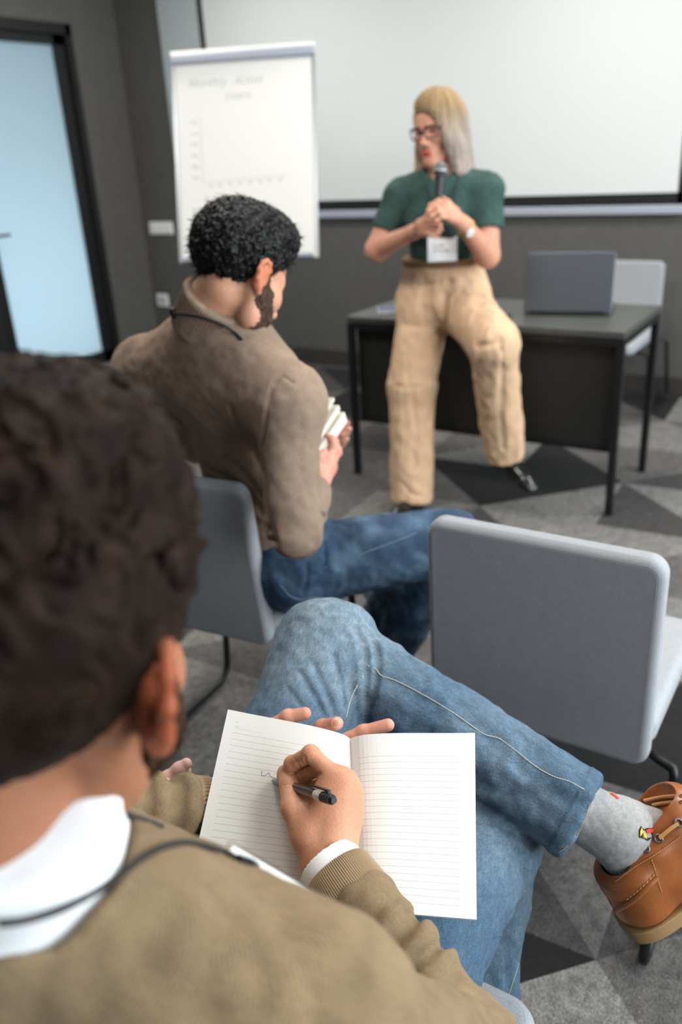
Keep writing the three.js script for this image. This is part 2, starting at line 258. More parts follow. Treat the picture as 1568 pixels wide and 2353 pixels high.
// left wall with the glazed door, built around its opening
{
  const zA = -4.76, zB = -2.62, top = 2.37;
  const g = merge([bx(T, RH, zA - z0, x0 - T / 2, RH / 2, (zA + z0) / 2), bx(T, RH, z1 - zB, x0 - T / 2, RH / 2, (z1 + zB) / 2), bx(T, RH - top, zB - zA, x0 - T / 2, (RH + top) / 2, (zA + zB) / 2)]);
  struct('wall_left', boxUV(g), M.wall);
  struct('baseboard_left', merge([bx(0.015, 0.105, zA - z0, x0 + 0.0075, 0.0525, (zA + z0) / 2), bx(0.015, 0.105, z1 - zB, x0 + 0.0075, 0.0525, (z1 + zB) / 2)]), M.base);
  const door = new THREE.Group(); door.name = 'door_1'; door.userData = { kind: 'structure' }; door.position.set(x0 - 0.05, 0, zA); scene.add(door);
  const L = zB - zA, fr = 0.09;
  part('door_frame', merge([bx(0.12, top, 0.055, 0, top / 2, 0.0275), bx(0.12, top, 0.055, 0, top / 2, L - 0.0275), bx(0.12, 0.07, L, 0, top - 0.035, L / 2)]), M.black, door);
  const glassMat = new THREE.MeshPhysicalMaterial({ color: lin(0.62, 0.71, 0.76), roughness: 1, transmission: 0.85, thickness: 0, ior: 1.3, specularIntensity: 0.2 });
  for (const [s, e, side] of [[0.06, 1.02, 1], [1.03, L - 0.06, -1]]) {
    const leaf = new THREE.Group(); leaf.name = 'door_leaf'; leaf.position.set(0, 0, (s + e) / 2); door.add(leaf); const w = e - s, hh = top - 0.08;
    part('leaf_frame', merge([bx(0.05, hh, fr, 0, hh / 2 + 0.008, -w / 2 + fr / 2), bx(0.05, hh, fr, 0, hh / 2 + 0.008, w / 2 - fr / 2), bx(0.05, 0.06, w, 0, hh - 0.022, 0), bx(0.05, 0.09, w, 0, 0.053, 0)]), M.black, leaf);
    part('glass_pane', bx(0.012, hh - 0.11, w - 2 * fr + 0.01, 0, hh / 2 + 0.02, 0), glassMat, leaf, 'frosted pale blue glass');
    const hz = side * (w / 2 - fr / 2);
    part('handle', merge([pipe([[0.025, 1.05, hz], [0.07, 1.05, hz], [0.07, 1.05, hz - side * 0.13]], 0.009, 0.012), new THREE.CylinderGeometry(0.026, 0.026, 0.008, 20).rotateZ(Math.PI / 2).translate(0.029, 1.05, hz), new THREE.CylinderGeometry(0.026, 0.026, 0.008, 20).rotateZ(Math.PI / 2).translate(0.029, 0.96, hz)]), M.blackMetal, leaf, 'black lever handle');
  }
  // the daylit hall behind the glass
  const hx = x0 - T, hw = 1.7, white = rough({ color: lin(0.75, 0.77, 0.78) });
  struct('wall_hall', merge([bx(0.1, RH, 4.4, hx - hw, RH / 2, -3.7), bx(hw, RH, 0.1, hx - hw / 2, RH / 2, -5.9), bx(hw, RH, 0.1, hx - hw / 2, RH / 2, -1.5), bx(hw, 0.1, 4.4, hx - hw / 2, RH + 0.05, -3.7), bx(T, RH, 0.7, hx + T / 2, RH / 2, -5.56)]), white);
  struct('floor_hall', bx(hw + 0.2, 0.2, 4.5, hx - hw / 2, -0.1, -3.7), rough({ color: lin(0.62, 0.63, 0.62) }));
  const addedGlow = struct('added_glow_2', bx(0.02, 0.9, 3.4, hx - hw + 0.07, 0.50, -3.7), new THREE.MeshStandardMaterial({ color: 0, emissive: DAY, emissiveIntensity: 2.0 }));  // unseen glowing panel added low, so the glass brightens towards the bottom
  const l = new THREE.RectAreaLight(DAY, HALL_POWER, 3.4, 0.9); l.position.set(hx - hw + 0.1, 0.50, -3.7); l.lookAt(hx + 2, 0.50, -3.7); l.name = 'daylight_area'; scene.add(l);
}
// right wall with the long window that lights the room by day
{
  const zA = -4.7, zB = 0.4, y0 = 0.85, y1 = 2.6;
  struct('wall_right', merge([bx(T, RH, zA - z0, x1 + T / 2, RH / 2, (zA + z0) / 2), bx(T, RH, z1 - zB, x1 + T / 2, RH / 2, (z1 + zB) / 2), bx(T, y0, zB - zA, x1 + T / 2, y0 / 2, (zA + zB) / 2), bx(T, RH - y1, zB - zA, x1 + T / 2, (RH + y1) / 2, (zA + zB) / 2)]), M.white);
  const w = new THREE.Group(); w.name = 'window_1'; w.userData = { kind: 'structure' }; w.position.set(x1 + 0.08, y0, (zA + zB) / 2); scene.add(w);
  part('window_pane', bx(0.02, y1 - y0, zB - zA, 0, (y1 - y0) / 2, 0), new THREE.MeshStandardMaterial({ color: 0, emissive: DAY, emissiveIntensity: 2.2 }), w);
  const bars = []; for (let i = 0; i <= 4; i++) bars.push(bx(0.06, y1 - y0, 0.06, -0.03, (y1 - y0) / 2, lerp(-(zB - zA) / 2 + 0.03, (zB - zA) / 2 - 0.03, i / 4)));
  part('window_frame', merge(bars), M.black, w);
  const l = new THREE.RectAreaLight(DAY, WINDOW_POWER, zB - zA, y1 - y0); l.position.set(x1 - 0.03, (y0 + y1) / 2, (zA + zB) / 2); l.lookAt(x1 - 3, (y0 + y1) / 2, (zA + zB) / 2); l.name = 'daylight_area'; scene.add(l);
}
// recessed ceiling panels
for (const [x, z, n] of [[-3.6, -3.9, 0], [-1.4, -3.9, 1], [0.8, -3.9, 2], [-3.6, -1.7, 3], [-1.4, -1.7, 4], [0.8, -1.7, 5]]) {
  const t = thing('ceiling_light', 'square white recessed panel lamp in the ceiling', 'lamp', [x, RH, z], 0, 'ceiling panel lamps');
  part('frame', merge([bx(0.64, 0.02, 0.03, 0, -0.01, 0.305), bx(0.64, 0.02, 0.03, 0, -0.01, -0.305), bx(0.03, 0.02, 0.58, 0.305, -0.01, 0), bx(0.03, 0.02, 0.58, -0.305, -0.01, 0)]), M.white, t);
  part('diffuser', bx(0.58, 0.008, 0.58, 0, -0.008, 0), new THREE.MeshStandardMaterial({ color: 0x222222, emissive: LED, emissiveIntensity: 3 }), t);
  const l = new THREE.RectAreaLight(LED, PANEL_POWER, 0.58, 0.58); l.position.set(x, RH - 0.03, z); l.lookAt(x, 0, z + 0.0001); l.name = 'panel_light'; scene.add(l);
}
// ------------------------------------------------------------------ back wall: screen, pale panel, switches
{
  const sx0 = -4.285, sx1 = -1.0, yb = 1.085, yt = 2.84;
  const t = thing('projection_screen', 'large pale grey projection screen with a thin black border', 'screen', [(sx0 + sx1) / 2, yb, z0 + 0.03]); const w = sx1 - sx0;
  part('screen_cloth', bx(w - 0.06, yt - yb - 0.05, 0.008, 0, (yt - yb) / 2 + 0.025, 0), M.screen, t);
  part('border', merge([bx(w, 0.062, 0.010, 0, 0.031, 0.001), bx(0.03, yt - yb, 0.010, -w / 2 + 0.015, (yt - yb) / 2, 0.001), bx(0.03, yt - yb, 0.010, w / 2 - 0.015, (yt - yb) / 2, 0.001)]), M.black, t, 'black border');
  part('bottom_bar', rbx(w + 0.04, 0.05, 0.03, 0.008, 0, -0.027, 0), M.greyPlastic, t, 'blue-grey bottom bar');
  part('casing', rbx(w + 0.1, 0.08, 0.09, 0.01, 0, yt - yb + 0.02, 0.02), M.white, t);
  const p = thing('wall_panel', 'narrow tall pale blue-grey panel on the wall beside the screen', 'panel', [-4.50, 1.05, z0 + 0.012]);
  part('board', rbx(0.36, 1.78, 0.02, 0.004, 0, 0.89, 0), M.palePanel, p);
  const s = thing('light_switch', 'white three-gang light switch plate on the dark wall', 'switch', [-4.925, 0.97, z0 + 0.006]);
  part('plate', rbx(0.25, 0.095, 0.010, 0.004), M.white, s); for (let i = -1; i <= 1; i++) part('rocker', rbx(0.062, 0.07, 0.008, 0.003, i * 0.076, 0, 0.006), M.white, s);
  const o = thing('wall_socket', 'small white wall socket below the light switch', 'socket', [-5.01, 0.405, z0 + 0.006]);
  part('plate', rbx(0.12, 0.1, 0.010, 0.004), M.white, o); part('insert', new THREE.CylinderGeometry(0.028, 0.024, 0.006, 24).rotateX(Math.PI / 2).translate(0, 0, 0.006), M.greyPlastic, o);
}
// ------------------------------------------------------------------ desk
const DESK = { x0: -2.035, x1: -0.79, zf: -3.27, zb: -3.86, h: 0.765 };
{
  const { x0: a, x1: b, zf, zb, h } = DESK, w = b - a, d = zf - zb;
  const t = thing('desk', 'dark grey metal-framed desk with a black modesty panel', 'desk', [(a + b) / 2, 0, (zf + zb) / 2]);
  const top = new THREE.MeshPhysicalMaterial({ color: lin(0.055, 0.058, 0.052), roughness: 0.42 });
  part('desktop', rbx(w, 0.028, d, 0.004, 0, h - 0.014, 0), top, t);
  const s = 0.03; for (const i of [-1, 1]) for (const j of [-1, 1]) part('leg', rbx(s, h - 0.03, s, 0.003, i * (w / 2 - s / 2), (h - 0.03) / 2, j * (d / 2 - s / 2)), M.blackMetal, t);
  part('frame', merge([bx(w - 2 * s, s, s, 0, h - 0.043, d / 2 - s / 2), bx(w - 2 * s, s, s, 0, h - 0.043, -d / 2 + s / 2), bx(s, s, d - 2 * s, -w / 2 + s / 2, h - 0.043, 0), bx(s, s, d - 2 * s, w / 2 - s / 2, h - 0.043, 0)]), M.blackMetal, t);
  part('modesty_panel', rbx(w - 2 * s, 0.44, 0.016, 0.003, 0, 0.50, d / 2 - 0.05), rough({ color: lin(0.006, 0.0065, 0.005), roughness: 0.6 }), t, 'black front panel');
  part('panel_rail', bx(w - 2 * s, 0.022, 0.022, 0, 0.275, d / 2 - 0.045), M.blackMetal, t);
}
// laptop, lid towards the room
{
  const yaw = 11 * Math.PI / 180, t = thing('laptop', 'open dark grey laptop standing on the desk, lid towards the room', 'laptop', [-1.10, DESK.h, -3.50 - 0.02], yaw);
  const shell = new THREE.MeshStandardMaterial({ color: lin(0.13, 0.145, 0.17), roughness: 0.38, metalness: 0.75 });
  part('base', rbx(0.36, 0.016, 0.245, 0.006, 0, 0.009, -0.135), shell, t);
  part('keyboard', bx(0.31, 0.002, 0.11, 0, 0.018, -0.11), M.black, t);
  const lid = part('lid', slab(0.36, 0.24, 0.009, 0.012, 0.003), shell, t); lid.rotation.x = -12 * Math.PI / 180; lid.position.set(0, 0.134, -0.035);
  part('display', bx(0.335, 0.205, 0.001, 0, 0.004, -0.005), rough({ color: lin(0.01, 0.012, 0.015), roughness: 0.15 }), lid, 'dark display'); 
  part('hinge', new THREE.CylinderGeometry(0.007, 0.007, 0.3, 12).rotateZ(Math.PI / 2).translate(0, 0.016, -0.012), M.blackMetal, t);
}
{
  const t = thing('tablet', 'slim silver tablet lying flat on the desk', 'tablet', [-1.90, DESK.h, -3.45], 0.5);
  part('body', slab(0.13, 0.20, 0.009, 0.014, 0.003).rotateX(-Math.PI / 2).translate(0, 0.0055, 0), M.alu, t);
  part('glass', new THREE.ExtrudeGeometry(rrect(0.12, 0.19, 0.01), { depth: 0.001, bevelEnabled: false }).rotateX(-Math.PI / 2).translate(0, 0.0099, 0), new THREE.MeshPhysicalMaterial({ color: lin(0.10, 0.13, 0.17), roughness: 0.12 }), t);
  const p = thing('marker_pen', 'small black marker pen lying on the desk by the laptop', 'pen', [-1.345, DESK.h, -3.40], 0.9);
  part('barrel', new THREE.CylinderGeometry(0.008, 0.008, 0.10, 14).rotateZ(Math.PI / 2).translate(0, 0.0082, 0), M.blackMetal, p);
  part('cap', new THREE.CylinderGeometry(0.0085, 0.0085, 0.035, 14).rotateZ(Math.PI / 2).translate(-0.06, 0.0086, 0), M.black, p);
}
// ------------------------------------------------------------------ chairs: upholstered seat and back on two sled loops; local front is -z
const CW = 0.44;
function makeChair(label, pos, turn, loops = [-0.268, 0.268], tilt = 0.05) {
  const t = thing('visitor_chair', label, 'chair', pos, turn);
  const back = slab(CW, 0.43, 0.044, 0.034, 0.015, 5); { // a slight bow in the panel
    const p = back.attributes.position; for (let i = 0; i < p.count; i++) { const x = p.getX(i) / (CW / 2), y = (p.getY(i) + 0.215) / 0.43; p.setZ(i, p.getZ(i) + 0.018 * (1 - x * x) * Math.sin(Math.PI * clamp(y, 0, 1)) * 0.5 - 0.012 * y * y); }
    back.computeVertexNormals();
  }
  part('backrest', boxUV(back.translate(0, 0.215, 0).rotateX(tilt).translate(0, 0.375, 0)), M.chair, t);
  part('seat', boxUV(slab(CW, 0.46, 0.055, 0.045, 0.018, 5).rotateX(-Math.PI / 2 - 0.03).translate(0, 0.415, -0.235)), M.chair, t);
  const ring = rrect(CW - 0.006, 0.424, 0.043).getPoints(8).map((p) => V(p.x, p.y, 0.0)); 
  part('piping', new THREE.TubeGeometry(new THREE.CatmullRomCurve3(ring, true, 'catmullrom', 0.05), 120, 0.0022, 5, true).translate(0, 0.215, 0).rotateX(tilt).translate(0, 0.375, 0), M.piping, t);
  for (const x of loops) { const s = Math.sign(x);
    part('sled_leg', pipe([[x - s * 0.1, 0.376, -0.07], [x - s * 0.03, 0.380, -0.012], [x, 0.382, 0.0], [x + s * 0.002, 0.011, 0.135], [x, 0.011, -0.29], [x, 0.375, -0.33], [x - s * 0.11, 0.375, -0.33]], 0.010, 0.045, 10), M.blackMetal, t);
  }
  part('cross_bar', pipe([[loops[0] + 0.1, 0.376, -0.07], [loops[1] - 0.1, 0.376, -0.07]], 0.009), M.blackMetal, t); part('cross_bar', pipe([[loops[0] + 0.11, 0.375, -0.33], [loops[1] - 0.11, 0.375, -0.33]], 0.009), M.blackMetal, t);
  return t;
}
makeChair('empty grey upholstered chair beside the seated man in jeans, its back to the writer', [-0.438, 0, -1.335], 0);
makeChair('grey upholstered chair on which the man in the turtleneck sits', [-1.31, 0, -1.335], 0.1, [-0.15, 0.268], 0.15);
makeChair('grey upholstered chair by the back wall behind the laptop desk', [-1.24, 0, -4.98], Math.PI - 0.05);
makeChair('grey upholstered chair under the man who writes in a notebook', [-0.43, 0, -0.272], 0);
// ------------------------------------------------------------------ flip chart
{
  const yaw = 25.2 * Math.PI / 180, pit = 16.8 * Math.PI / 180, w = 0.75, h = 1.045;
  const t = thing('flip_chart', 'white flip chart with a hand-drawn graph on a wheeled stand', 'flip chart', [-2.937, 0, -3.80], yaw);
  const b = new THREE.Group(); b.name = 'board'; b.position.set(0, 1.449, 0); b.rotation.x = -pit; t.add(b);
  part('backing', slab(w, h, 0.018, 0.006, 0.003).translate(0, 0, -0.016), M.white, b);
  part('clamp_bar', rbx(w + 0.012, 0.045, 0.03, 0.01, 0, h / 2 - 0.018, 0.008), M.greyPlastic, b, 'grey clamp bar');
  part('top_rail', rbx(w + 0.015, 0.02, 0.034, 0.006, 0, h / 2 + 0.012, 0.0), M.white, b);
  part('side_rail', bx(0.014, h, 0.022, -w / 2 + 0.004, 0, -0.012), M.alu, b); part('side_rail', bx(0.014, h, 0.022, w / 2 - 0.004, 0, -0.012), M.alu, b);
  part('tray', merge([rbx(w - 0.04, 0.012, 0.05, 0.004, 0, -h / 2 + 0.004, 0.012), rbx(w - 0.04, 0.02, 0.006, 0.002, 0, -h / 2 + 0.01, 0.036)]), M.greyPlastic, b);
  const cv = document.createElement('canvas'); cv.width = 700; cv.height = 980; const c = cv.getContext('2d');
  c.fillStyle = '#dcdbd8'; c.fillRect(0, 0, 700, 980); c.strokeStyle = c.fillStyle = 'rgba(110,110,112,0.42)'; c.lineWidth = 3;
  c.font = 'italic 54px sans-serif'; c.fillText('Monthly   Active', 60, 118); c.fillText('Users', 250, 190);
  c.beginPath(); c.moveTo(118, 268); c.lineTo(122, 590); c.lineTo(575, 575); c.stroke();
  const wr = rng(4), scribble = (x, y, n) => { c.beginPath(); c.moveTo(x, y); for (let i = 1; i <= n * 4; i++) c.lineTo(x + i * 3.2, y + (wr() - 0.5) * 20); c.stroke(); };
  for (let i = 0; i < 6; i++) scribble(66, 290 + i * 55, 3); for (let i = 0; i < 8; i++) scribble(150 + i * 52, 606 - i * 1.6, 2);
  scribble(125, 668, 3); c.strokeStyle = 'rgba(215,120,120,0.5)'; scribble(180, 682, 4); c.strokeStyle = 'rgba(110,110,112,0.4)'; scribble(180, 655, 3);
  const ct = new THREE.CanvasTexture(cv); ct.colorSpace = THREE.SRGBColorSpace;
  const pg = bx(w - 0.035, h - 0.045, 0.004, 0, -0.012, -0.004); part('paper_pad', pg, new THREE.MeshStandardMaterial({ map: ct, roughness: 0.9 }), b);
  part('pole', merge([new THREE.CylinderGeometry(0.02, 0.02, 0.9, 20).translate(0.02, 0.56, -0.10), new THREE.CylinderGeometry(0.015, 0.015, 0.62, 20).translate(0.02, 1.25, -0.10), bx(0.10, 0.10, 0.06, 0.02, 1.44, -0.065)]), M.alu, t, 'silver pole');
  const hub = part('base_hub', new THREE.CylinderGeometry(0.05, 0.06, 0.05, 24).translate(0.02, 0.10, -0.10), M.black, t);
  for (let k = 0; k < 5; k++) { const a = k * Math.PI * 2 / 5 + 0.62, r = 0.33, cx = 0.02 + Math.cos(a) * r, cz = -0.10 + Math.sin(a) * r;
    const leg = part('base_arm', pipe([[0.02, 0.105, -0.10], [lerp(0.02, cx, 0.4), 0.10, lerp(-0.10, cz, 0.4)], [cx, 0.072, cz]], 0.016, 0.05), M.black, t);
    part('caster', merge([new THREE.CylinderGeometry(0.028, 0.028, 0.018, 20).rotateX(Math.PI / 2).translate(cx, 0.028, cz - 0.013), new THREE.CylinderGeometry(0.028, 0.028, 0.018, 20).rotateX(Math.PI / 2).translate(cx, 0.028, cz + 0.013), new THREE.CylinderGeometry(0.008, 0.008, 0.05, 10).translate(cx, 0.05, cz)]), M.black, leg);
  }
}
// ------------------------------------------------------------------ people: shared pieces
const ZERO = V(0, 0, 0);
// first point of a solid that the line of sight through a photo pixel meets
function onSolid(S, x, y, lift = 0) { const r = ray(x, y).normalize(); let t = 0.15; for (let i = 0; i < 220; i++) { const d = evalSolid(S, S.add, CAM.x + r.x * t, CAM.y + r.y * t, CAM.z + r.z * t); if (d < 0.0004) break; t += Math.max(d * 0.7, 0.0006); if (t > 8) return null; } return CAM.clone().addScaledVector(r, t - lift); }
function gradSolid(S, p) { const h = 0.002, d = evalSolid(S, S.add, p.x, p.y, p.z); return V(evalSolid(S, S.add, p.x + h, p.y, p.z) - d, evalSolid(S, S.add, p.x, p.y + h, p.z) - d, evalSolid(S, S.add, p.x, p.y, p.z + h) - d).normalize(); }
const trace = (S, px, lift) => px.map(([x, y]) => onSolid(S, x, y, lift)).filter(Boolean);
// short raised stitches along a line
function stitches(pts, len, gap, r, seg = 5) { const c = new THREE.CatmullRomCurve3(pts, false, 'centripetal'), L = c.getLength(), n = Math.max(1, Math.floor(L / (len + gap))), out = []; for (let i = 0; i < n; i++) { const a = c.getPointAt(i / n), b = c.getPointAt(Math.min(1, (i + len / (len + gap)) / n)); const g = new THREE.CapsuleGeometry(r, Math.max(1e-4, a.distanceTo(b) - r), 2, seg); g.applyQuaternion(new THREE.Quaternion().setFromUnitVectors(UP, b.clone().sub(a).normalize())); g.translate(...a.clone().lerp(b, 0.5).toArray()); out.push(g); } return merge(out); }
function addHead(S, f, { nose = 1, jaw = 1, low = 1 } = {}) {
  const e = (x, y, z, a, b, c, k) => S.ell(f(x, y, z), [a, b, c], k, f.ax), b = (p, q, r, s, k, o) => S.bone(f(...p), f(...q), r, s, k, o);
  e(0, 0.045, -0.014, 0.074, 0.082, 0.093, 0.02); e(0, 0.03, 0.045, 0.060, 0.056, 0.048, 0.03); e(0, -0.03, 0.047, 0.053, 0.062, 0.044, 0.03);
  for (const s of [-1, 1]) {
    e(s * 0.044, -0.022, 0.058, 0.022, 0.022, 0.022, 0.03);
    b([s * 0.058 * jaw, -0.03, 0.002], [s * 0.050 * jaw, -0.078 * low, 0.018], 0.018 * low, 0.017 * low, 0.03); b([s * 0.050 * jaw, -0.078 * low, 0.018], [s * 0.018, -0.106 * low, 0.068], 0.017 * low, 0.015, 0.03);
    b([s * 0.014, 0.019, 0.088], [s * 0.043, 0.020, 0.072], 0.0085, 0.008, 0.014);
    S.ell(f(s * 0.032, 0.002, 0.093), [0.015, 0.009, 0.010], 0.012, f.ax, true);
    e(s * 0.031, -0.001, 0.0775, 0.0122, 0.0115, 0.0115, 0.003);
    e(s * 0.011, -0.037, 0.100 + 0.002 * nose, 0.0085, 0.0075, 0.009, 0.008);
  }
  e(0, -0.103 * low, 0.076, 0.021, 0.016, 0.016, 0.025); e(0, -0.068 * low, 0.074, 0.030, 0.028, 0.022, 0.025);
  b([0, 0.004, 0.088], [0, -0.033, 0.104 + 0.006 * nose], 0.0075, 0.0105, 0.014);
  b([-0.020, -0.067, 0.089], [0, -0.064, 0.0965], 0.0035, 0.0048, 0.006); b([0.020, -0.067, 0.089], [0, -0.064, 0.0965], 0.0035, 0.0048, 0.006);
  b([-0.017, -0.074, 0.089], [0.017, -0.074, 0.089], 0.0052, 0.0052, 0.006); e(0, -0.074, 0.094, 0.011, 0.0055, 0.004, 0.006);
}
function addEar(S, f, s, out = 1) {   // s = +1 for the left ear of the head's owner
  const q = (y, z, x) => f(s * (0.072 + x * out), y, z);
  const rim = [[0.004, 0.010, 0.002], [0.020, 0.010, 0.006], [0.031, 0.001, 0.011], [0.032, -0.013, 0.016], [0.024, -0.024, 0.019], [0.008, -0.027, 0.019], [-0.008, -0.021, 0.015], [-0.020, -0.010, 0.010], [-0.029, -0.003, 0.007]];
  for (let i = 0; i < rim.length - 1; i++) S.bone(q(...rim[i]), q(...rim[i + 1]), i > 5 ? 0.0058 : 0.0042, i > 5 ? 0.0068 : 0.0042, 0.005);
  S.bone(q(0.016, -0.008, 0.008), q(-0.012, -0.012, 0.008), 0.014, 0.011, 0.008, { sq: [f.dir(1, 0, 0), 2.2] });
  S.bone(q(0.018, -0.012, 0.012), q(-0.004, -0.017, 0.013), 0.0035, 0.004, 0.006);
  S.bone(q(0.0, 0.007, 0.004), q(-0.008, 0.006, 0.005), 0.005, 0.005, 0.006);
  S.bone(q(0.010, -0.008, -0.006), q(-0.012, -0.006, -0.006), 0.012, 0.012, 0.012);
}
// fingers: [[mcp, pip, dip, tip], ...] with index first; thumb: [cmc, mcp, ip, tip]
function addHand(S, wrist, rw, fingers, thumb, { r = 1, palm = 0.014, web = true } = {}) {
  const R = [[0.0112, 0.0098, 0.0088, 0.0074], [0.0115, 0.0100, 0.0089, 0.0076], [0.0110, 0.0094, 0.0084, 0.0072], [0.0098, 0.0082, 0.0074, 0.0064]];
  fingers.forEach((j, i) => { const q = R[i].map((x) => x * r); for (let k = 0; k < 3; k++) S.bone(j[k], j[k + 1], q[k], q[k + 1], 0.0035); for (const k of [1, 2]) S.ell(j[k], [q[k] * 1.06, q[k] * 1.06, q[k] * 1.06], 0.004); });
  fingers.forEach((j, i) => { S.bone(wrist, j[0], rw * 0.62, palm * r, 0.016); if (i < 3) S.bone(j[0], fingers[i + 1][0], 0.0115 * r, 0.0115 * r, 0.010); });
  const t = [0.0160, 0.0128, 0.0112, 0.0086].map((x) => x * r); S.bone(wrist, thumb[0], rw * 0.6, t[0], 0.016);
  for (let k = 0; k < 3; k++) S.bone(thumb[k], thumb[k + 1], t[k], t[k + 1], 0.004);
  if (web) S.bone(thumb[0], fingers[0][0], 0.0125 * r, 0.0105 * r, 0.016);
}
// a nail lying on a fingertip: tip, direction along the finger, outward direction
function nail(tip, along, out, w = 0.0105, l = 0.012, rise = 0.0066) { const Z = out.clone().normalize(), Y = along.clone().addScaledVector(Z, -along.dot(Z)).normalize(), X = Y.clone().cross(Z); const g = new THREE.SphereGeometry(1, 16, 8, 0, Math.PI * 2, 0, Math.PI / 2).rotateX(Math.PI / 2).scale(w / 2, l / 2, 0.0016); g.applyMatrix4(new THREE.Matrix4().makeBasis(X, Y, Z)); g.translate(...tip.clone().addScaledVector(Z, rise).toArray()); return g; }
// ------------------------------------------------------------------ cloth and skin
const denimTex = tex(1024, (u, v, x, y) => { const tw = Math.sin((x * 1.0 + y * 2.0) * 0.9) * 0.055, n = (r1() - 0.5) * 0.34, sl = 0.07 * tn(u, v * 0.35, 90, 3), c = 0.66 + tw + n * 1.25 + sl + 0.035 * tn(u, v, 26, 7) + 0.02 * tn(u, v, 9, 1); return [c * 0.93, c, c * 1.05]; }, { rx: 2.6, ry: 2.6 });
const knitTex = tex(1024, (u, v, x, y) => { const row = Math.sin(y * Math.PI / 4) * 0.05, col = Math.sin(x * Math.PI / 3 + Math.cos(y * Math.PI / 4) * 1.2) * 0.06, c = 0.74 + row + col + (r1() - 0.5) * 0.26 + 0.04 * tn(u, v, 44, 6) + 0.02 * tn(u, v, 9, 2); return [c * 1.01, c, c * 0.97]; }, { rx: 5, ry: 5 });
const ribTex = tex(256, (u, v, x) => grey(0.62 + 0.3 * Math.sin(x * Math.PI / 8) + (r1() - 0.5) * 0.12), { rx: 20, ry: 20 });
const skinTex = tex(512, (u, v) => { const a = tn(u, v, 30, 8), b = tn(u, v, 90, 4), c = 0.92 + (r1() - 0.5) * 0.09 + 0.04 * a + 0.06 * b; return [c * 1.01, c * (0.97 - 0.05 * a), c * (0.95 - 0.07 * a)]; }, { rx: 5, ry: 5 });
const skinBump = tex(512, (u, v) => grey(0.5 + 0.25 * tn(u, v, 90, 2) + 0.2 * tn(u, v, 40, 9) + (r1() - 0.5) * 0.25), { srgb: false, rx: 9, ry: 9 });
const CL = {
  skin: new THREE.MeshPhysicalMaterial({ color: 0xffffff, vertexColors: true, map: skinTex, bumpMap: skinBump, bumpScale: 0.00022, roughness: 0.5, specularIntensity: 0.6, sheen: 0.15, sheenColor: lin(0.9, 0.45, 0.3) }),
  denim: rough({ color: 0xffffff, vertexColors: true, map: denimTex, bumpMap: denimTex, bumpScale: 0.0009, roughness: 0.92 }),
  knit: rough({ color: 0xffffff, vertexColors: true, map: knitTex, bumpMap: knitTex, bumpScale: 0.0012, roughness: 1 }),
  cotton: rough({ color: 0xffffff, vertexColors: true, map: knitTex, roughness: 0.95 }),
  plainCotton: rough({ color: 0xffffff, vertexColors: true, roughness: 0.9 }),
  hair: new THREE.MeshPhysicalMaterial({ color: 0xffffff, vertexColors: true, roughness: 0.65, specularIntensity: 0.12 }),
  nail: new THREE.MeshPhysicalMaterial({ color: lin(0.72, 0.42, 0.34), roughness: 0.3 }),
  thread: rough({ color: lin(0.55, 0.53, 0.47) }), threadTan: rough({ color: lin(0.50, 0.27, 0.10) }),
};
const skinOf = (base, redness) => (p) => { const n = 0.5 + 0.5 * n3(p[0] * 22, p[1] * 22, p[2] * 22), m = 0.5 + 0.5 * n3(p[0] * 60 + 5, p[1] * 60, p[2] * 60); const k = redness ? redness(p) : 0; return [base[0] * (0.97 + 0.05 * n), base[1] * (0.93 + 0.10 * n - 0.05 * m) * (1 - 0.42 * k), base[2] * (0.93 + 0.12 * n - 0.06 * m) * (1 - 0.55 * k)]; };
const fold = (x) => { const s = Math.sin(x); return Math.sign(s) * Math.pow(Math.abs(s), 0.7); };
const axisOf = (a, b) => { a = arr(a); b = arr(b); const d = unit([b[0] - a[0], b[1] - a[1], b[2] - a[2]]), L = Math.hypot(b[0] - a[0], b[1] - a[1], b[2] - a[2]); return (x, y, z) => { const w = [x - a[0], y - a[1], z - a[2]], t = w[0] * d[0] + w[1] * d[1] + w[2] * d[2]; return { t, s: t / L, q: [w[0] - d[0] * t, w[1] - d[1] * t, w[2] - d[2] * t] }; }; };
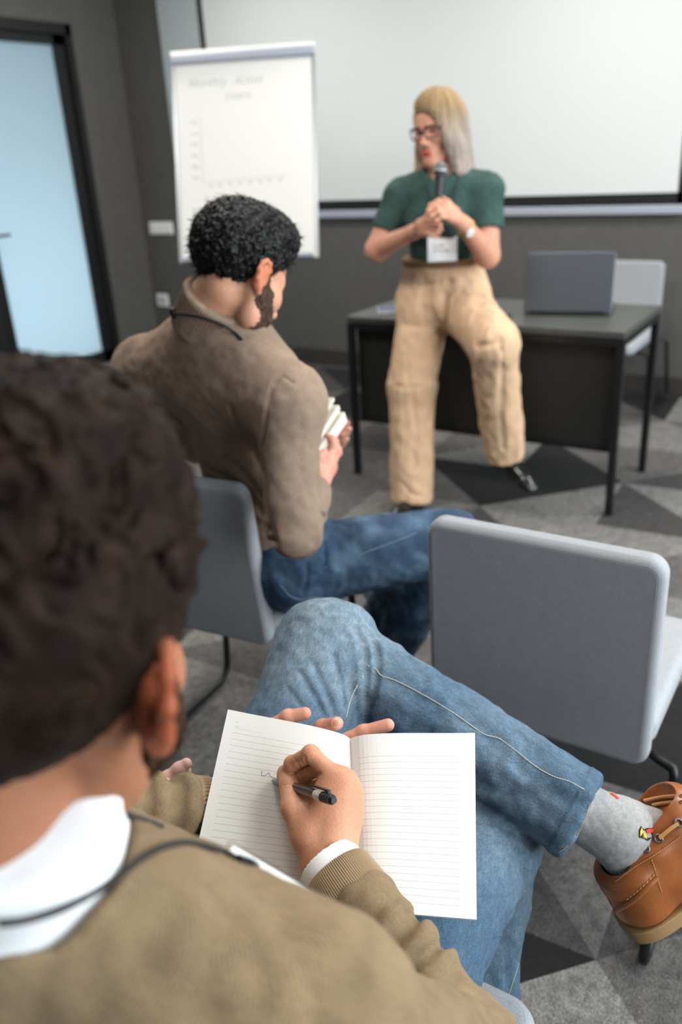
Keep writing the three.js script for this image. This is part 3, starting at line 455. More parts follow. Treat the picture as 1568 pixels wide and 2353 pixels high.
// ------------------------------------------------------------------ the open notebook, a plane seen almost square on
const PN = head.clone().multiplyScalar(-Math.cos(55 * Math.PI / 180)).addScaledVector(UP, Math.sin(55 * Math.PI / 180)), PG = P(810, 1890, 1.0);
const pageDepth = (x, y) => { const r = ray(x, y); return PG.clone().sub(CAM).dot(PN) / r.dot(PN); };
const pg = (x, y, off = 0) => P(x, y, pageDepth(x, y) - off);       // off: metres towards the eye
const RNG2 = rng(99);
{
  const o = thing('notebook', 'open lined notebook with blank cream-white pages, one line begun', 'notebook', pg(815, 1890));
  // page corners from the photograph, on the page plane; the left page lifts towards the hand that holds it
  const mk = (TL, TR, BL, BR, gut, lift) => (u, v, th) => { // u across from the gutter, v down
    const t = TL.clone().lerp(TR, gut > 0 ? u : 1 - u), b = BL.clone().lerp(BR, gut > 0 ? u : 1 - u), p = t.lerp(b, v); const bulge = lift * Math.sin(Math.PI * Math.min(1, u * 1.0)) * Math.exp(-u * 2.2) * 2.0 - 0.010 * Math.exp(-u * 26); return p.addScaledVector(PN, bulge - th); };
  const right = mk(pg(805, 1692), pg(1092, 1684), pg(824, 2094), pg(1096, 2113), 1, 0.010), left = mk(pg(524, 1630), pg(805, 1692), pg(430, 2050), pg(824, 2094), -1, 0.010);
  const sheet = (fn, side, thick, cut) => { // a block of pages with a top face, edges and underside
    const nu = 28, nv = 12, pos = [], uv = [], idx = []; const put = (u, v, th) => { const w = cut && u > 1 - 1e-6 ? 0 : 0; const p = fn(u, v, th); pos.push(p.x, p.y, p.z); uv.push(side > 0 ? u : 1 - u, 1 - v); return pos.length / 3 - 1; };
    for (const th of [0, thick]) for (let j = 0; j <= nv; j++) for (let i = 0; i <= nu; i++) put(i / nu, j / nv, th * (0.35 + 0.65 * (1 - 0)));
    const id = (l, i, j) => l * (nu + 1) * (nv + 1) + j * (nu + 1) + i, q = (a, b, c, d) => (side > 0 ? idx.push(a, b, c, a, c, d) : idx.push(a, c, b, a, d, c));
    for (let j = 0; j < nv; j++) for (let i = 0; i < nu; i++) { q(id(0, i, j), id(0, i, j + 1), id(0, i + 1, j + 1), id(0, i + 1, j)); q(id(1, i, j), id(1, i + 1, j), id(1, i + 1, j + 1), id(1, i, j + 1)); }
    for (let j = 0; j < nv; j++) { q(id(0, nu, j), id(0, nu, j + 1), id(1, nu, j + 1), id(1, nu, j)); q(id(0, 0, j), id(1, 0, j), id(1, 0, j + 1), id(0, 0, j + 1)); }
    for (let i = 0; i < nu; i++) { q(id(0, i, 0), id(0, i + 1, 0), id(1, i + 1, 0), id(1, i, 0)); q(id(0, i, nv), id(1, i, nv), id(1, i + 1, nv), id(0, i + 1, nv)); }
    let g = new THREE.BufferGeometry(); g.setAttribute('position', new THREE.Float32BufferAttribute(pos, 3)); g.setAttribute('uv', new THREE.Float32BufferAttribute(uv, 2)); g.setIndex(idx); g = g.toNonIndexed(); g.computeVertexNormals();
    // smooth the page face only
    const n = g.attributes.normal, p = g.attributes.position; for (let i = 0; i < nu * nv * 12; i++) { }
    return g;
  };
  const pageTex = (side) => {
    const cv = document.createElement('canvas'); cv.width = 1024; cv.height = 1480; const c = cv.getContext('2d'); c.fillStyle = '#dbd9d4'; c.fillRect(0, 0, 1024, 1480); c.strokeStyle = 'rgba(100,102,110,0.75)'; c.lineWidth = 2.2;
    const a = side > 0 ? 55 : 75, b = side > 0 ? 880 : 985; for (let i = 0; i < 23; i++) { const y = (side > 0 ? 205 : 190) + i * 54; c.beginPath(); c.moveTo(a, y); c.lineTo(b, y); c.stroke(); }
    c.fillStyle = 'rgba(120,122,128,0.55)'; c.font = '17px sans-serif'; if (side > 0) { c.fillText('No.', 690, 105); c.fillText('Date', 690, 140); } else { c.fillText('No.', 85, 100); c.fillText('Date', 85, 140); c.fillRect(85, 148, 240, 1.4); }
    if (side < 0) { c.strokeStyle = 'rgba(52,48,98,0.95)'; c.lineWidth = 3.4; c.lineJoin = 'round'; c.beginPath(); const w = [[0, -44], [2, -4], [5, 2], [30, -6], [44, -22], [52, -34], [66, -8], [80, 0], [98, 4], [112, 6], [124, -6], [132, 0], [140, 2]]; w.forEach(([x, y], i) => (i ? c.lineTo : c.moveTo).call(c, 352 + x, 512 + y)); c.stroke(); }
    const t = new THREE.CanvasTexture(cv); t.colorSpace = THREE.SRGBColorSpace; t.anisotropy = 8; return new THREE.MeshStandardMaterial({ map: t, roughness: 0.85 });
  };
  wpart('right_page', sheet(right, 1, 0.009), pageTex(1), o); wpart('left_page', sheet(left, -1, 0.004), pageTex(-1), o);
  wpart('cover', merge([sheet((u, v, th) => right(u * 1.005, v, th + 0.0095), 1, 0.0016), sheet((u, v, th) => left(u * 1.005, v, th + 0.0045), -1, 0.0016)]), rough({ color: lin(0.7, 0.68, 0.62) }), o);
}
// the pen
const PEN = { tip: pg(624, 1791, 0.0008) };
{
  const end = P(776, 1842, pageDepth(776, 1842) - 0.115), tip = PEN.tip, dir = end.clone().sub(tip).normalize(), L = 0.148; PEN.dir = dir;
  const o = thing('pen', 'dark translucent ballpoint pen held in the writing hand', 'pen', tip); const q = new THREE.Quaternion().setFromUnitVectors(UP, dir), put = (g) => g.applyQuaternion(q);
  const clear = new THREE.MeshPhysicalMaterial({ color: lin(0.05, 0.035, 0.03), roughness: 0.2, clearcoat: 0.6 });
  part('nib', put(new THREE.CylinderGeometry(0.0012, 0.0004, 0.004, 12).translate(0, 0.002, 0)), M.alu, o);
  part('grip', put(merge([new THREE.CylinderGeometry(0.0052, 0.0016, 0.014, 20).translate(0, 0.011, 0), new THREE.CylinderGeometry(0.0054, 0.0052, 0.03, 20).translate(0, 0.033, 0), ...Array.from({ length: 7 }, (_, i) => new THREE.TorusGeometry(0.0050 + Math.min(0, (i - 2) * 0.0009), 0.0005, 6, 20).rotateX(Math.PI / 2).translate(0, 0.012 + i * 0.005, 0))])), rough({ color: lin(0.28, 0.27, 0.25), roughness: 0.6 }), o, 'grey ribbed grip');
  part('barrel', put(new THREE.CylinderGeometry(0.0054, 0.0054, 0.075, 24).translate(0, 0.0855, 0)), clear, o);
  const cv = document.createElement('canvas'); cv.width = 128; cv.height = 128; const c = cv.getContext('2d'); c.fillStyle = '#d8d2c8'; c.fillRect(0, 0, 128, 128); c.fillStyle = '#e0683c'; c.fillRect(20, 24, 26, 22); c.fillStyle = '#6d78a8'; for (let i = 0; i < 3; i++) c.fillRect(56 + i * 4, 22 + i * 16, 50 - i * 8, 7); c.fillStyle = '#444'; c.fillRect(22, 80, 70, 5); c.fillRect(22, 94, 54, 5);
  const lt = new THREE.CanvasTexture(cv); lt.colorSpace = THREE.SRGBColorSpace; lt.wrapS = THREE.RepeatWrapping; lt.repeat.set(3, 1);
  part('label', put(new THREE.CylinderGeometry(0.0056, 0.0056, 0.014, 24, 1, true).translate(0, 0.117, 0)), new THREE.MeshStandardMaterial({ map: lt, roughness: 0.5, side: THREE.DoubleSide }), o, 'small printed white label');
  part('cap', put(merge([new THREE.CylinderGeometry(0.0058, 0.0058, 0.019, 24).translate(0, 0.1335, 0), new THREE.CylinderGeometry(0.0035, 0.0050, 0.005, 20).translate(0, 0.1455, 0)])), M.black, o);
  const cdir = CUP.clone().addScaledVector(dir, -CUP.dot(dir)).normalize().applyQuaternion(q.clone().invert()); const cm = new THREE.Matrix4().makeBasis(V(0, 1, 0).clone().cross(cdir), V(0, 1, 0), cdir);
  part('clip', put(merge([bx(0.0034, 0.038, 0.0014, 0, 0.118, 0.0085), bx(0.0034, 0.008, 0.005, 0, 0.135, 0.0068)]).applyMatrix4(cm)), M.black, o, 'black clip');
}
// ------------------------------------------------------------------ the man who writes
{
  const base = V(-0.43, 0, -0.55), man = thing('person', 'man in an olive-brown sweater and jeans writing in a notebook, leg crossed', 'person', base);
  const pale = [0.37, 0.175, 0.096];  // head and neck darker than the hands: their shade painted into the skin
  const hf0 = facing(ZERO, V(-0.31, -0.12, -0.93)), O = P(345, 1590, 0.44).addScaledVector(hf0.ax[0], 0.078), hf = frame(O, ...hf0.ax);
  const NB = V(-0.388, 1.092, -0.200);
  // --- skin: head, neck
  const H = new Solid(); addHead(H, hf, { jaw: 0.78, low: 0.8 }); addEar(H, hf, -1, 1.5); addEar(H, hf, 1);
  H.bone(hf(0.014, -0.03, -0.050), NB, 0.044, 0.050, 0.018); H.bone(NB, V(-0.385, 0.93, -0.22), 0.06, 0.06, 0.05);
  const earRed = (p) => { const l = hf.local(p); return smooth(0.070, 0.082, Math.abs(l.x)) * smooth(-0.05, -0.02, l.y) * (1 - smooth(0.03, 0.05, l.y)) * (1 - smooth(0.012, 0.03, l.z)); };
  const headGeo = meshSolid(H, 0.0036, { color: skinOf(pale, earRed) });
  // --- right hand holding the pen: photo pixels, metres above the page
  const h = (x, y, off) => pg(x, y, off), W = h(757, 1985, 0.042);
  const R = new Solid();
  const fingersR = [
    [h(786, 1800, 0.060), h(714, 1733, 0.066), h(672, 1755, 0.042), h(651, 1784, 0.022)],
    [h(797, 1822, 0.050), h(738, 1762, 0.050), h(694, 1781, 0.028), h(664, 1800, 0.016)],
    [h(798, 1850, 0.040), h(762, 1790, 0.030), h(724, 1802, 0.014), h(694, 1818, 0.010)],
    [h(796, 1880, 0.030), h(788, 1832, 0.014), h(760, 1836, 0.008), h(736, 1846, 0.008)]];
  const thumbR = [h(706, 1922, 0.048), h(672, 1858, 0.050), h(665, 1803, 0.036), h(654, 1774, 0.024)];
  addHand(R, W, 0.030, fingersR, thumbR, { palm: 0.0145 });
  R.ell(h(757, 1885, 0.040), [0.024, 0.045, 0.017], 0.02, [RGT, CUP, FWD]); R.bone(h(722, 1905, 0.046), h(765, 1835, 0.052), 0.015, 0.014, 0.02);
  for (const [i, q] of [[0, [752, 1925, 0.060]], [1, [764, 1930, 0.060]], [2, [776, 1935, 0.056]]]) R.bone(h(...q), fingersR[i][0].clone().addScaledVector(PN, 0.006), 0.0045, 0.0055, 0.010);
  R.bone(W, h(800, 2060, 0.045), 0.027, 0.030, 0.02, { sq: [PN, 1.25] });
  R.crease(trace(R, [[676, 1742], [684, 1752], [690, 1764]]), 0.0016, 0.0009).crease(trace(R, [[706, 1722], [714, 1718], [724, 1722]]), 0.0012, 0.0005).crease(trace(R, [[704, 1730], [714, 1726], [726, 1730]]), 0.0012, 0.0005).crease(trace(R, [[652, 1806], [664, 1804], [676, 1808]]), 0.0014, 0.0006).crease(trace(R, [[654, 1812], [665, 1811], [676, 1814]]), 0.0014, 0.0006).crease(trace(R, [[700, 1740], [708, 1758], [704, 1772]]), 0.0022, 0.0014).crease(trace(R, [[716, 1782], [726, 1776], [736, 1778]]), 0.0018, 0.0012).crease(trace(R, [[706, 1850], [712, 1842], [706, 1836]]), 0.0025, 0.0015);
  const knuckle = (p) => { let k = 0; for (const [q, r] of [[fingersR[0][0], 0.022], [fingersR[0][1], 0.014], [fingersR[0][3], 0.012], [thumbR[3], 0.013], [thumbR[1], 0.014]]) k = Math.max(k, 1 - Math.hypot(p[0] - q.x, p[1] - q.y, p[2] - q.z) / r); return 0.5 * clamp(k, 0, 1); };
  const handR = meshSolid(R, 0.0021, { color: skinOf([0.64, 0.345, 0.215], knuckle) });
  // --- left hand, under the notebook
  const LH = new Solid(), LW = h(500, 1850, -0.045);
  const fingersL = [
    [h(690, 1765, -0.045), h(770, 1715, -0.038), h(836, 1684, -0.028), h(892, 1666, -0.018)],
    [h(668, 1745, -0.045), h(712, 1695, -0.040), h(742, 1672, -0.014), h(774, 1662, 0.004)],
    [h(640, 1735, -0.045), h(622, 1672, -0.034), h(662, 1648, -0.022), h(701, 1639, -0.016)],
    [h(615, 1745, -0.045), h(590, 1700, -0.036), h(596, 1680, -0.026), h(616, 1676, -0.020)]];
  const thumbL = [h(575, 1830, -0.04), h(625, 1850, -0.034), h(680, 1840, -0.03), h(720, 1825, -0.026)];
  addHand(LH, LW, 0.028, fingersL, thumbL, { r: 1.12 }); LH.bone(LW, h(420, 1900, -0.045), 0.027, 0.03, 0.02);
  const handL = meshSolid(LH, 0.0024, { color: skinOf([0.70, 0.37, 0.27], (p) => 0.12) });
  // --- the rest of the body under the clothes, kept within them
  const RS = V(-0.225, 0.945, -0.262), LS = V(-0.555, 0.912, -0.285), RE = P(1075, 2450, 0.79), LE = V(-0.70, 0.73, -0.47), PL = V(-0.43, 0.56, -0.43);
  const HR = V(-0.345, 0.545, -0.44), HL = V(-0.52, 0.55, -0.45), KR = V(-0.350, 0.545, -0.865), KL = P(745, 1505, 1.29), AR = V(-0.328, 0.10, -0.76), AL = P(1368, 1893, 1.13);
  const tf = V(0.04, 0.38, -0.82).normalize();
  const B = new Solid(); B.bone(V(-0.395, 0.93, -0.245), PL, 0.10, 0.10, 0.05, { sq: [tf, 1.35] }); B.bone(LS, RS, 0.045, 0.045, 0.04); B.chain([RS, RE, W], [0.042, 0.036, 0.024], 0.02); B.chain([LS, LE, LW], [0.042, 0.036, 0.024], 0.02);
  B.bone(PL, HR, 0.09, 0.075, 0.03).bone(PL, HL, 0.09, 0.075, 0.03).chain([HR, KR, AR], [0.06, 0.045, 0.03], 0.02).chain([HL, KL, KL.clone().lerp(AL, 0.8)], [0.06, 0.045, 0.034], 0.02);
  const bodyGeo = meshSolid(B, 0.012, { color: skinOf(pale) });
  wpart('body', merge([headGeo, handR, handL, bodyGeo], true), CL.skin, man);
  { const a = fingersL[1]; wpart('fingernail', nail(a[3].clone(), RGT.clone().multiplyScalar(-0.6).addScaledVector(CUP, 0.75), FWD.clone().negate().addScaledVector(CUP, 0.25).addScaledVector(RGT, -0.2), 0.0125, 0.0135, 0.0062), CL.nail, man);
    wpart('fingernail', nail(thumbR[3].clone(), CUP.clone(), FWD.clone().negate().addScaledVector(RGT, 0.3).addScaledVector(CUP, 0.75), 0.0125, 0.011, 0.0070), CL.nail, man); }
  // --- hair and beard
  const hairCol = (b) => (p) => { const k = 0.5 + 0.5 * n3(p[0] * 70, p[1] * 34, p[2] * 70), m = 0.5 + 0.5 * n3(p[0] * 25 + 3, p[1] * 25, p[2] * 25); const s = 0.45 + 1.1 * k * m + 0.2 * m; return [b[0] * s, b[1] * s, b[2] * s]; };
  const HA = new Solid(); HA.ell(hf(-0.002, 0.056, -0.012), [0.085, 0.095, 0.106], 0.02, hf.ax); HA.ell(hf(-0.006, 0.108, 0.034), [0.076, 0.062, 0.080], 0.03, hf.ax); HA.ell(hf(-0.012, 0.062, 0.012), [0.087, 0.090, 0.100], 0.02, hf.ax); HA.ell(hf(0.0, 0.120, -0.03), [0.066, 0.048, 0.065], 0.03, hf.ax);
  HA.plane(hf(0, 0.06, 0.094), hf.dir(0, -0.34, 1), 0.02); HA.plane(hf(0, 0.032, 0.022), hf.dir(0, -0.66, 0.75), 0.012);
  HA.disp = (x, y, z) => { const l = hf.local([x, y, z]), top = smooth(0.02, 0.10, l.y), sw = n3(l.x * 20, l.y * 20, l.z * 20) * 1.6; return -(0.0008 + 0.0028 * top) * (n3(l.x * 60 + sw, l.y * 18, l.z * 18 + sw) + 0.5 * n3(l.x * 120 + 2 * sw, l.y * 30, l.z * 30)); };
  wpart('hair', meshSolid(HA, 0.0032, { color: hairCol([0.0165, 0.0096, 0.0066]), pad: 0.02 }), CL.hair, man, 'short dark brown hair');
  const BD = new Solid(); for (const s of [-1, 1]) { BD.bone(hf(s * 0.066, 0.005, 0.016), hf(s * 0.058, -0.030, 0.014), 0.010, 0.016, 0.02); BD.bone(hf(s * 0.053, -0.032, 0.010), hf(s * 0.040, -0.060, 0.026), 0.017, 0.016, 0.02); BD.bone(hf(s * 0.040, -0.060, 0.026), hf(s * 0.018, -0.084, 0.070), 0.016, 0.015, 0.02); }
  for (const s of [-1, 1]) BD.bone(hf(s * 0.060, 0.010, 0.034), hf(s * 0.052, -0.050, 0.046), 0.014, 0.020, 0.02); BD.ell(hf(0, -0.086, 0.078), [0.026, 0.020, 0.020], 0.02, hf.ax); BD.plane(hf(0, 0, 0.014), hf.dir(0, 0, -1), 0.006); BD.disp = (x, y, z) => 0.0022 * n3(x * 260, y * 260, z * 260); 
  wpart('beard', meshSolid(BD, 0.003, { color: hairCol([0.05, 0.026, 0.015]) }), CL.hair, man, 'short dark brown beard');
  // --- white high-necked shirt
  const CO = new Solid(); const nd = hf(0, -0.03, -0.03).sub(NB).normalize(); CO.bone(NB.clone().addScaledVector(nd, -0.05), NB.clone().addScaledVector(nd, 0.066), 0.090, 0.0695, 0.01, { flat: true, edge: 0.006 });
  CO.disp = (x, y, z) => 0.0015 * n3(x * 18, y * 30, z * 18);
  wpart('shirt_collar', meshSolid(CO, 0.0045, { color: () => [0.80, 0.815, 0.84] }), CL.plainCotton, man, 'white high shirt collar');
  // --- sweater
  const wool = [0.335, 0.237, 0.142];
  const SW = new Solid(); SW.bone(V(-0.397, 0.885, -0.255), V(-0.43, 0.56, -0.415), 0.150, 0.150, 0.06, { sq: [tf, 1.3] }); SW.bone(LS, RS, 0.072, 0.072, 0.06);
  SW.bone(NB.clone().add(V(0, -0.03, 0.01)), RS, 0.070, 0.068, 0.06); SW.bone(NB.clone().add(V(0, -0.045, 0.01)), LS, 0.066, 0.064, 0.06);
  const cuffR = W.clone().lerp(RE, 0.185), cuffL = LW.clone().lerp(LE, 0.10);
  SW.bone(RS, RE, 0.066, 0.054, 0.035); SW.bone(RE, cuffR, 0.054, 0.043, 0.02, { flat: true, edge: 0.008 }); SW.bone(LS, LE, 0.066, 0.054, 0.04); SW.bone(LE, cuffL, 0.052, 0.042, 0.02, { flat: true, edge: 0.008 });
  SW.bone(NB.clone().addScaledVector(nd, 0.008), NB.clone().addScaledVector(nd, 0.2), 0.076, 0.076, 0.012, { flat: true, cut: true });
  const fa = axisOf(cuffR, RE), fl = axisOf(cuffL, LE);
  SW.disp = (x, y, z) => {
    let d = 0.004 * n3(x * 9, y * 9, z * 9) + 0.0018 * n3(x * 26, y * 26, z * 26);
    const a = fa(x, y, z), rr = Math.hypot(...a.q); if (rr < 0.085 && a.s > -0.1 && a.s < 1.25) { const tilt = (a.q[0] * RGT.x + a.q[1] * RGT.y + a.q[2] * RGT.z); const wv = a.t + 0.35 * tilt + 0.006 * n3(x * 22, y * 22, z * 22); d += 0.0070 * fold(wv * 6.283 / 0.034) * Math.exp(-(((a.t - 0.085) / 0.035) ** 2)) * (0.4 + 0.6 * smooth(-0.03, 0.03, tilt + 0.02)) + 0.0050 * fold((a.t - 0.5 * tilt) * 6.283 / 0.042) * Math.exp(-(((a.t - 0.215) / 0.035) ** 2)); }
    const b = fl(x, y, z); if (Math.hypot(...b.q) < 0.08 && b.s > -0.1 && b.s < 1) d += 0.006 * fold((b.t + 0.3 * b.q[1]) * 6.283 / 0.04) * Math.exp(-(((b.t - 0.05) / 0.06) ** 2));
    return d;
  };
  const knitCol = (p) => { const n = 1 + 0.10 * n3(p[0] * 14, p[1] * 14, p[2] * 14) + 0.07 * n3(p[0] * 45, p[1] * 45, p[2] * 45); return wool.map((c) => c * n * 1.28); };
  wpart('sweater', meshSolid(SW, 0.0050, { color: knitCol, pad: 0.02, uv: [{ a: RS, b: RE, r: 0.06 }, { a: RE, b: cuffR, r: 0.048 }, { a: LS, b: LE, r: 0.06 }, { a: LE, b: cuffL, r: 0.048 }, { a: NB, b: PL, r: 0.14 }] }), CL.knit, man, 'olive-brown knitted sweater');
  // ribbed cuffs: ribs stand up from the tube
  const cuff = (a, b, ra, rb, n) => { const d = b.clone().sub(a), L = d.length(); d.normalize(); const X = PN.clone().addScaledVector(d, -PN.dot(d)).normalize(), Y = d.clone().cross(X); const nu = n * 6, nv = 10, pos = [], idx = [], nrm = []; for (let j = 0; j <= nv; j++) for (let i = 0; i <= nu; i++) { const an = i / nu * Math.PI * 2, v = j / nv, end = Math.min(1, Math.min(v, 1 - v) * 8), r = lerp(ra, rb, v) * (0.965 + 0.035 * Math.sqrt(end)) + 0.0006 * Math.cos(an * n); const p = a.clone().addScaledVector(d, v * L).addScaledVector(X, Math.cos(an) * r * 0.94).addScaledVector(Y, Math.sin(an) * r); pos.push(...p.toArray()); } for (let j = 0; j < nv; j++) for (let i = 0; i < nu; i++) { const q = j * (nu + 1) + i; idx.push(q, q + 1, q + nu + 2, q, q + nu + 2, q + nu + 1); } const g = new THREE.BufferGeometry(); g.setAttribute('position', new THREE.Float32BufferAttribute(pos, 3)); g.setIndex(idx); g.computeVertexNormals(); return g; };
  const ribMat = rough({ color: lin(wool[0] * 0.92, wool[1] * 0.92, wool[2] * 0.92), roughness: 1, side: THREE.DoubleSide });
  const cR0 = W.clone().lerp(RE, 0.055), cR1 = W.clone().lerp(RE, 0.23); wpart('sleeve_cuff', cuff(cR0, cR1, 0.0405, 0.0435, 104), ribMat, man, 'ribbed cuff'); const cL0 = LW.clone().lerp(LE, 0.03), cL1 = LW.clone().lerp(LE, 0.17); wpart('sleeve_cuff', cuff(cL0, cL1, 0.036, 0.041, 46), ribMat, man, 'ribbed cuff');
  const SC = new Solid(); const fd = RE.clone().sub(W).normalize(); SC.bone(W.clone().addScaledVector(fd, -0.004), W.clone().lerp(RE, 0.14), 0.0365, 0.0370, 0.004, { flat: true, edge: 0.003 }); SC.bone(W.clone().addScaledVector(fd, -0.03), W.clone().addScaledVector(fd, 0.004), 0.0330, 0.0330, 0.003, { flat: true, cut: true });
  const fd2 = LE.clone().sub(LW).normalize(); const SC2 = new Solid(); SC2.bone(LW.clone().addScaledVector(fd2, -0.012), LW.clone().lerp(LE, 0.1), 0.034, 0.034, 0.004, { flat: true, edge: 0.003 });
  wpart('shirt_cuff', meshSolid(SC, 0.0026, { color: () => [0.84, 0.84, 0.85] }), CL.plainCotton, man, 'white shirt cuff'); wpart('shirt_cuff', meshSolid(SC2, 0.003, { color: () => [0.84, 0.84, 0.85] }), CL.plainCotton, man, 'white shirt cuff');
  // --- jeans, left ankle over the right knee
  const J = new Solid(); J.bone(HR.clone().add(V(0.0, 0.0, 0.02)), HL.clone().add(V(0, 0, 0.02)), 0.118, 0.118, 0.05); J.bone(HR, KR, 0.094, 0.073, 0.04); J.bone(KR, V(-0.331, 0.13, -0.77), 0.071, 0.060, 0.02, { flat: true, edge: 0.02 });
  J.ell(KR, [0.074, 0.072, 0.074], 0.03); J.bone(HL, KL, 0.096, 0.076, 0.04); J.ell(KL.clone().add(V(0.004, 0.01, -0.006)), [0.077, 0.074, 0.078], 0.03);
  const hem = KL.clone().lerp(AL, 0.955); J.bone(KL, hem, 0.074, 0.0625, 0.008, { flat: true, edge: 0.006 });
  const sh = axisOf(KL, hem), s2 = axisOf(KR, V(-0.331, 0.13, -0.77));
  J.disp = (x, y, z) => { let d = 0.003 * n3(x * 11, y * 11, z * 11) + 0.0012 * n3(x * 34, y * 34, z * 34); const a = sh(x, y, z); if (a.s > -0.2 && a.s < 1.1 && Math.hypot(...a.q) < 0.1) { d += 0.0035 * n3(a.t * 9, (a.q[1]) * 24, a.q[2] * 24) * smooth(0.1, 0.3, a.s); d += -0.0022 * smooth(0.955, 0.965, a.s); } const b = s2(x, y, z); if (b.s > 0.1) d += 0.004 * n3(x * 26, y * 5, z * 26); return d; };
  J.creaseAt = (px, w, dp) => { const t = trace(J, px); if (t.length > 1) J.crease(t, w, dp); };
  J.creaseAt([[822, 1448], [838, 1478], [843, 1530], [842, 1590], [846, 1660]], 0.0060, 0.0125); J.creaseAt([[858, 1475], [868, 1505], [866, 1545], [858, 1600], [850, 1660]], 0.0055, 0.0100);
  J.creaseAt([[722, 1530], [745, 1580], [768, 1640]], 0.0050, 0.0050); J.creaseAt([[768, 1510], [780, 1560], [792, 1620]], 0.0048, 0.0055); J.creaseAt([[690, 1545], [715, 1590], [745, 1645]], 0.0048, 0.0045); J.creaseAt([[660, 1580], [690, 1620]], 0.004, 0.002);
  J.creaseAt([[1100, 1885], [1150, 1895], [1225, 1945]], 0.006, 0.004); J.creaseAt([[1010, 1560], [1060, 1620], [1100, 1640]], 0.012, 0.003); J.creaseAt([[1110, 1850], [1190, 1820], [1260, 1830]], 0.014, 0.0035);
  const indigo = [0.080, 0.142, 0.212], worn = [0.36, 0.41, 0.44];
  const jeanCol = (p) => { // dye rubbed off in streaks and patches, plus highlights painted over the knees
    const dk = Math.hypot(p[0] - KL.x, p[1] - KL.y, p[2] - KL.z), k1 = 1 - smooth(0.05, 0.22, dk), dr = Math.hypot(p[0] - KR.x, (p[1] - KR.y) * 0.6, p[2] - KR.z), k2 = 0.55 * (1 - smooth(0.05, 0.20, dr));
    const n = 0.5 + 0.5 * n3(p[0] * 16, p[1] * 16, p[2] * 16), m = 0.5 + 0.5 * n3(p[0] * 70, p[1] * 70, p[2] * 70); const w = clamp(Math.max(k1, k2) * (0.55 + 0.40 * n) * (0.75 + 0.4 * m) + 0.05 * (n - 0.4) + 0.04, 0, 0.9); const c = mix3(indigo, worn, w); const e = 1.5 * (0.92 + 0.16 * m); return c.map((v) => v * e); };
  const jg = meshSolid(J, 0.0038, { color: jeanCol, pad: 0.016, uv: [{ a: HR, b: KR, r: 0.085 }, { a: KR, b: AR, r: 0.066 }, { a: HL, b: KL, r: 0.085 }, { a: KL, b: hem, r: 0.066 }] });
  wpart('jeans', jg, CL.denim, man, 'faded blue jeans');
  const seam1 = trace(J, [[846, 1530], [862, 1536], [876, 1552], [905, 1562], [950, 1584], [1000, 1612], [1045, 1640], [1090, 1672], [1115, 1688], [1145, 1696], [1190, 1728], [1230, 1760], [1270, 1783], [1310, 1796], [1340, 1812], [1375, 1826]], 0.0008), seam2 = trace(J, [[796, 1648], [806, 1608], [820, 1578], [836, 1552]], 0.0008), hemS = trace(J, [[1356, 1822], [1354, 1850], [1344, 1885], [1326, 1920], [1302, 1946], [1284, 1958]], 0.0006), seam3 = trace(J, [[1192, 2215], [1178, 2260], [1160, 2310], [1148, 2350]], 0.0008);
  const st = []; for (const s of [seam1, seam2, seam3]) if (s.length > 2) st.push(stitches(s, 0.0026, 0.0008, 0.0007)); wpart('seam_stitching', merge(st), CL.thread, man, 'pale seam stitching').userData.kind = 'stuff';
  if (hemS.length > 2) wpart('hem_stitching', stitches(hemS, 0.0026, 0.0012, 0.0007), CL.threadTan, man, 'tan hem stitching').userData.kind = 'stuff';
  const ridge = [[seam1, 0.0042]]; 
  // --- sock
  const Tdir = RGT.clone().multiplyScalar(0.84).addScaledVector(CUP, 0.50).addScaledVector(FWD, 0.10).normalize(), Y0 = RGT.clone().multiplyScalar(-0.50).addScaledVector(CUP, 0.84).addScaledVector(FWD, -0.22), Yd = Y0.addScaledVector(Tdir, -Y0.dot(Tdir)).normalize(), Zd = Tdir.clone().cross(Yd);
  const shoeAt = (o, X, Y, Z) => frame(o, X, Y, Z);
  const sf = shoeAt(P(1440, 2146, 1.160), Tdir, Yd, Zd);     // heel, on the sole's underside
  const SK = new Solid(); SK.bone(KL.clone().lerp(AL, 0.80), sf(0.054, 0.146, -0.005), 0.046, 0.0385, 0.02); SK.bone(sf(0.054, 0.146, -0.005), sf(0.044, 0.08, -0.004), 0.0385, 0.025, 0.02); SK.bone(sf(0.075, 0.134, -0.005), sf(0.17, 0.066, -0.003), 0.030, 0.024, 0.03);
  SK.disp = (x, y, z) => 0.0005 * n3(x * 60, y * 60, z * 60);
  wpart('sock', meshSolid(SK, 0.003, { color: (p) => { const n = 0.5 + 0.5 * n3(p[0] * 420, p[1] * 90, p[2] * 420), m = 0.5 + 0.5 * n3(p[0] * 150, p[1] * 400, p[2] * 150); const s = 0.80 + 0.22 * n * m + 0.12 * m; return [0.60 * s, 0.61 * s, 0.64 * s]; }, uv: [{ a: KL, b: AL, r: 0.04 }] }), CL.cotton, man, 'light grey sock with small flame-coloured motifs');
  { const col = { y: rough({ color: lin(0.62, 0.40, 0.04) }), r: rough({ color: lin(0.55, 0.03, 0.02) }), k: rough({ color: lin(0.01, 0.01, 0.01) }) };
    const patch = (px, lift) => { const p = trace(SK, px, lift); if (p.length < 3) return null; const c = p.reduce((a, b) => a.add(b), V(0, 0, 0)).multiplyScalar(1 / p.length), pos = []; p.forEach((a, i) => { const b = p[(i + 1) % p.length]; pos.push(...a.toArray(), ...c.toArray(), ...b.toArray()); }); const g = new THREE.BufferGeometry(); g.setAttribute('position', new THREE.Float32BufferAttribute(pos, 3)); g.computeVertexNormals(); return clean(g); };
    const add = (n, l, m, lift) => { for (const g of l.map((q) => patch(q, lift)).filter(Boolean)) wpart(n, g, m, man); };
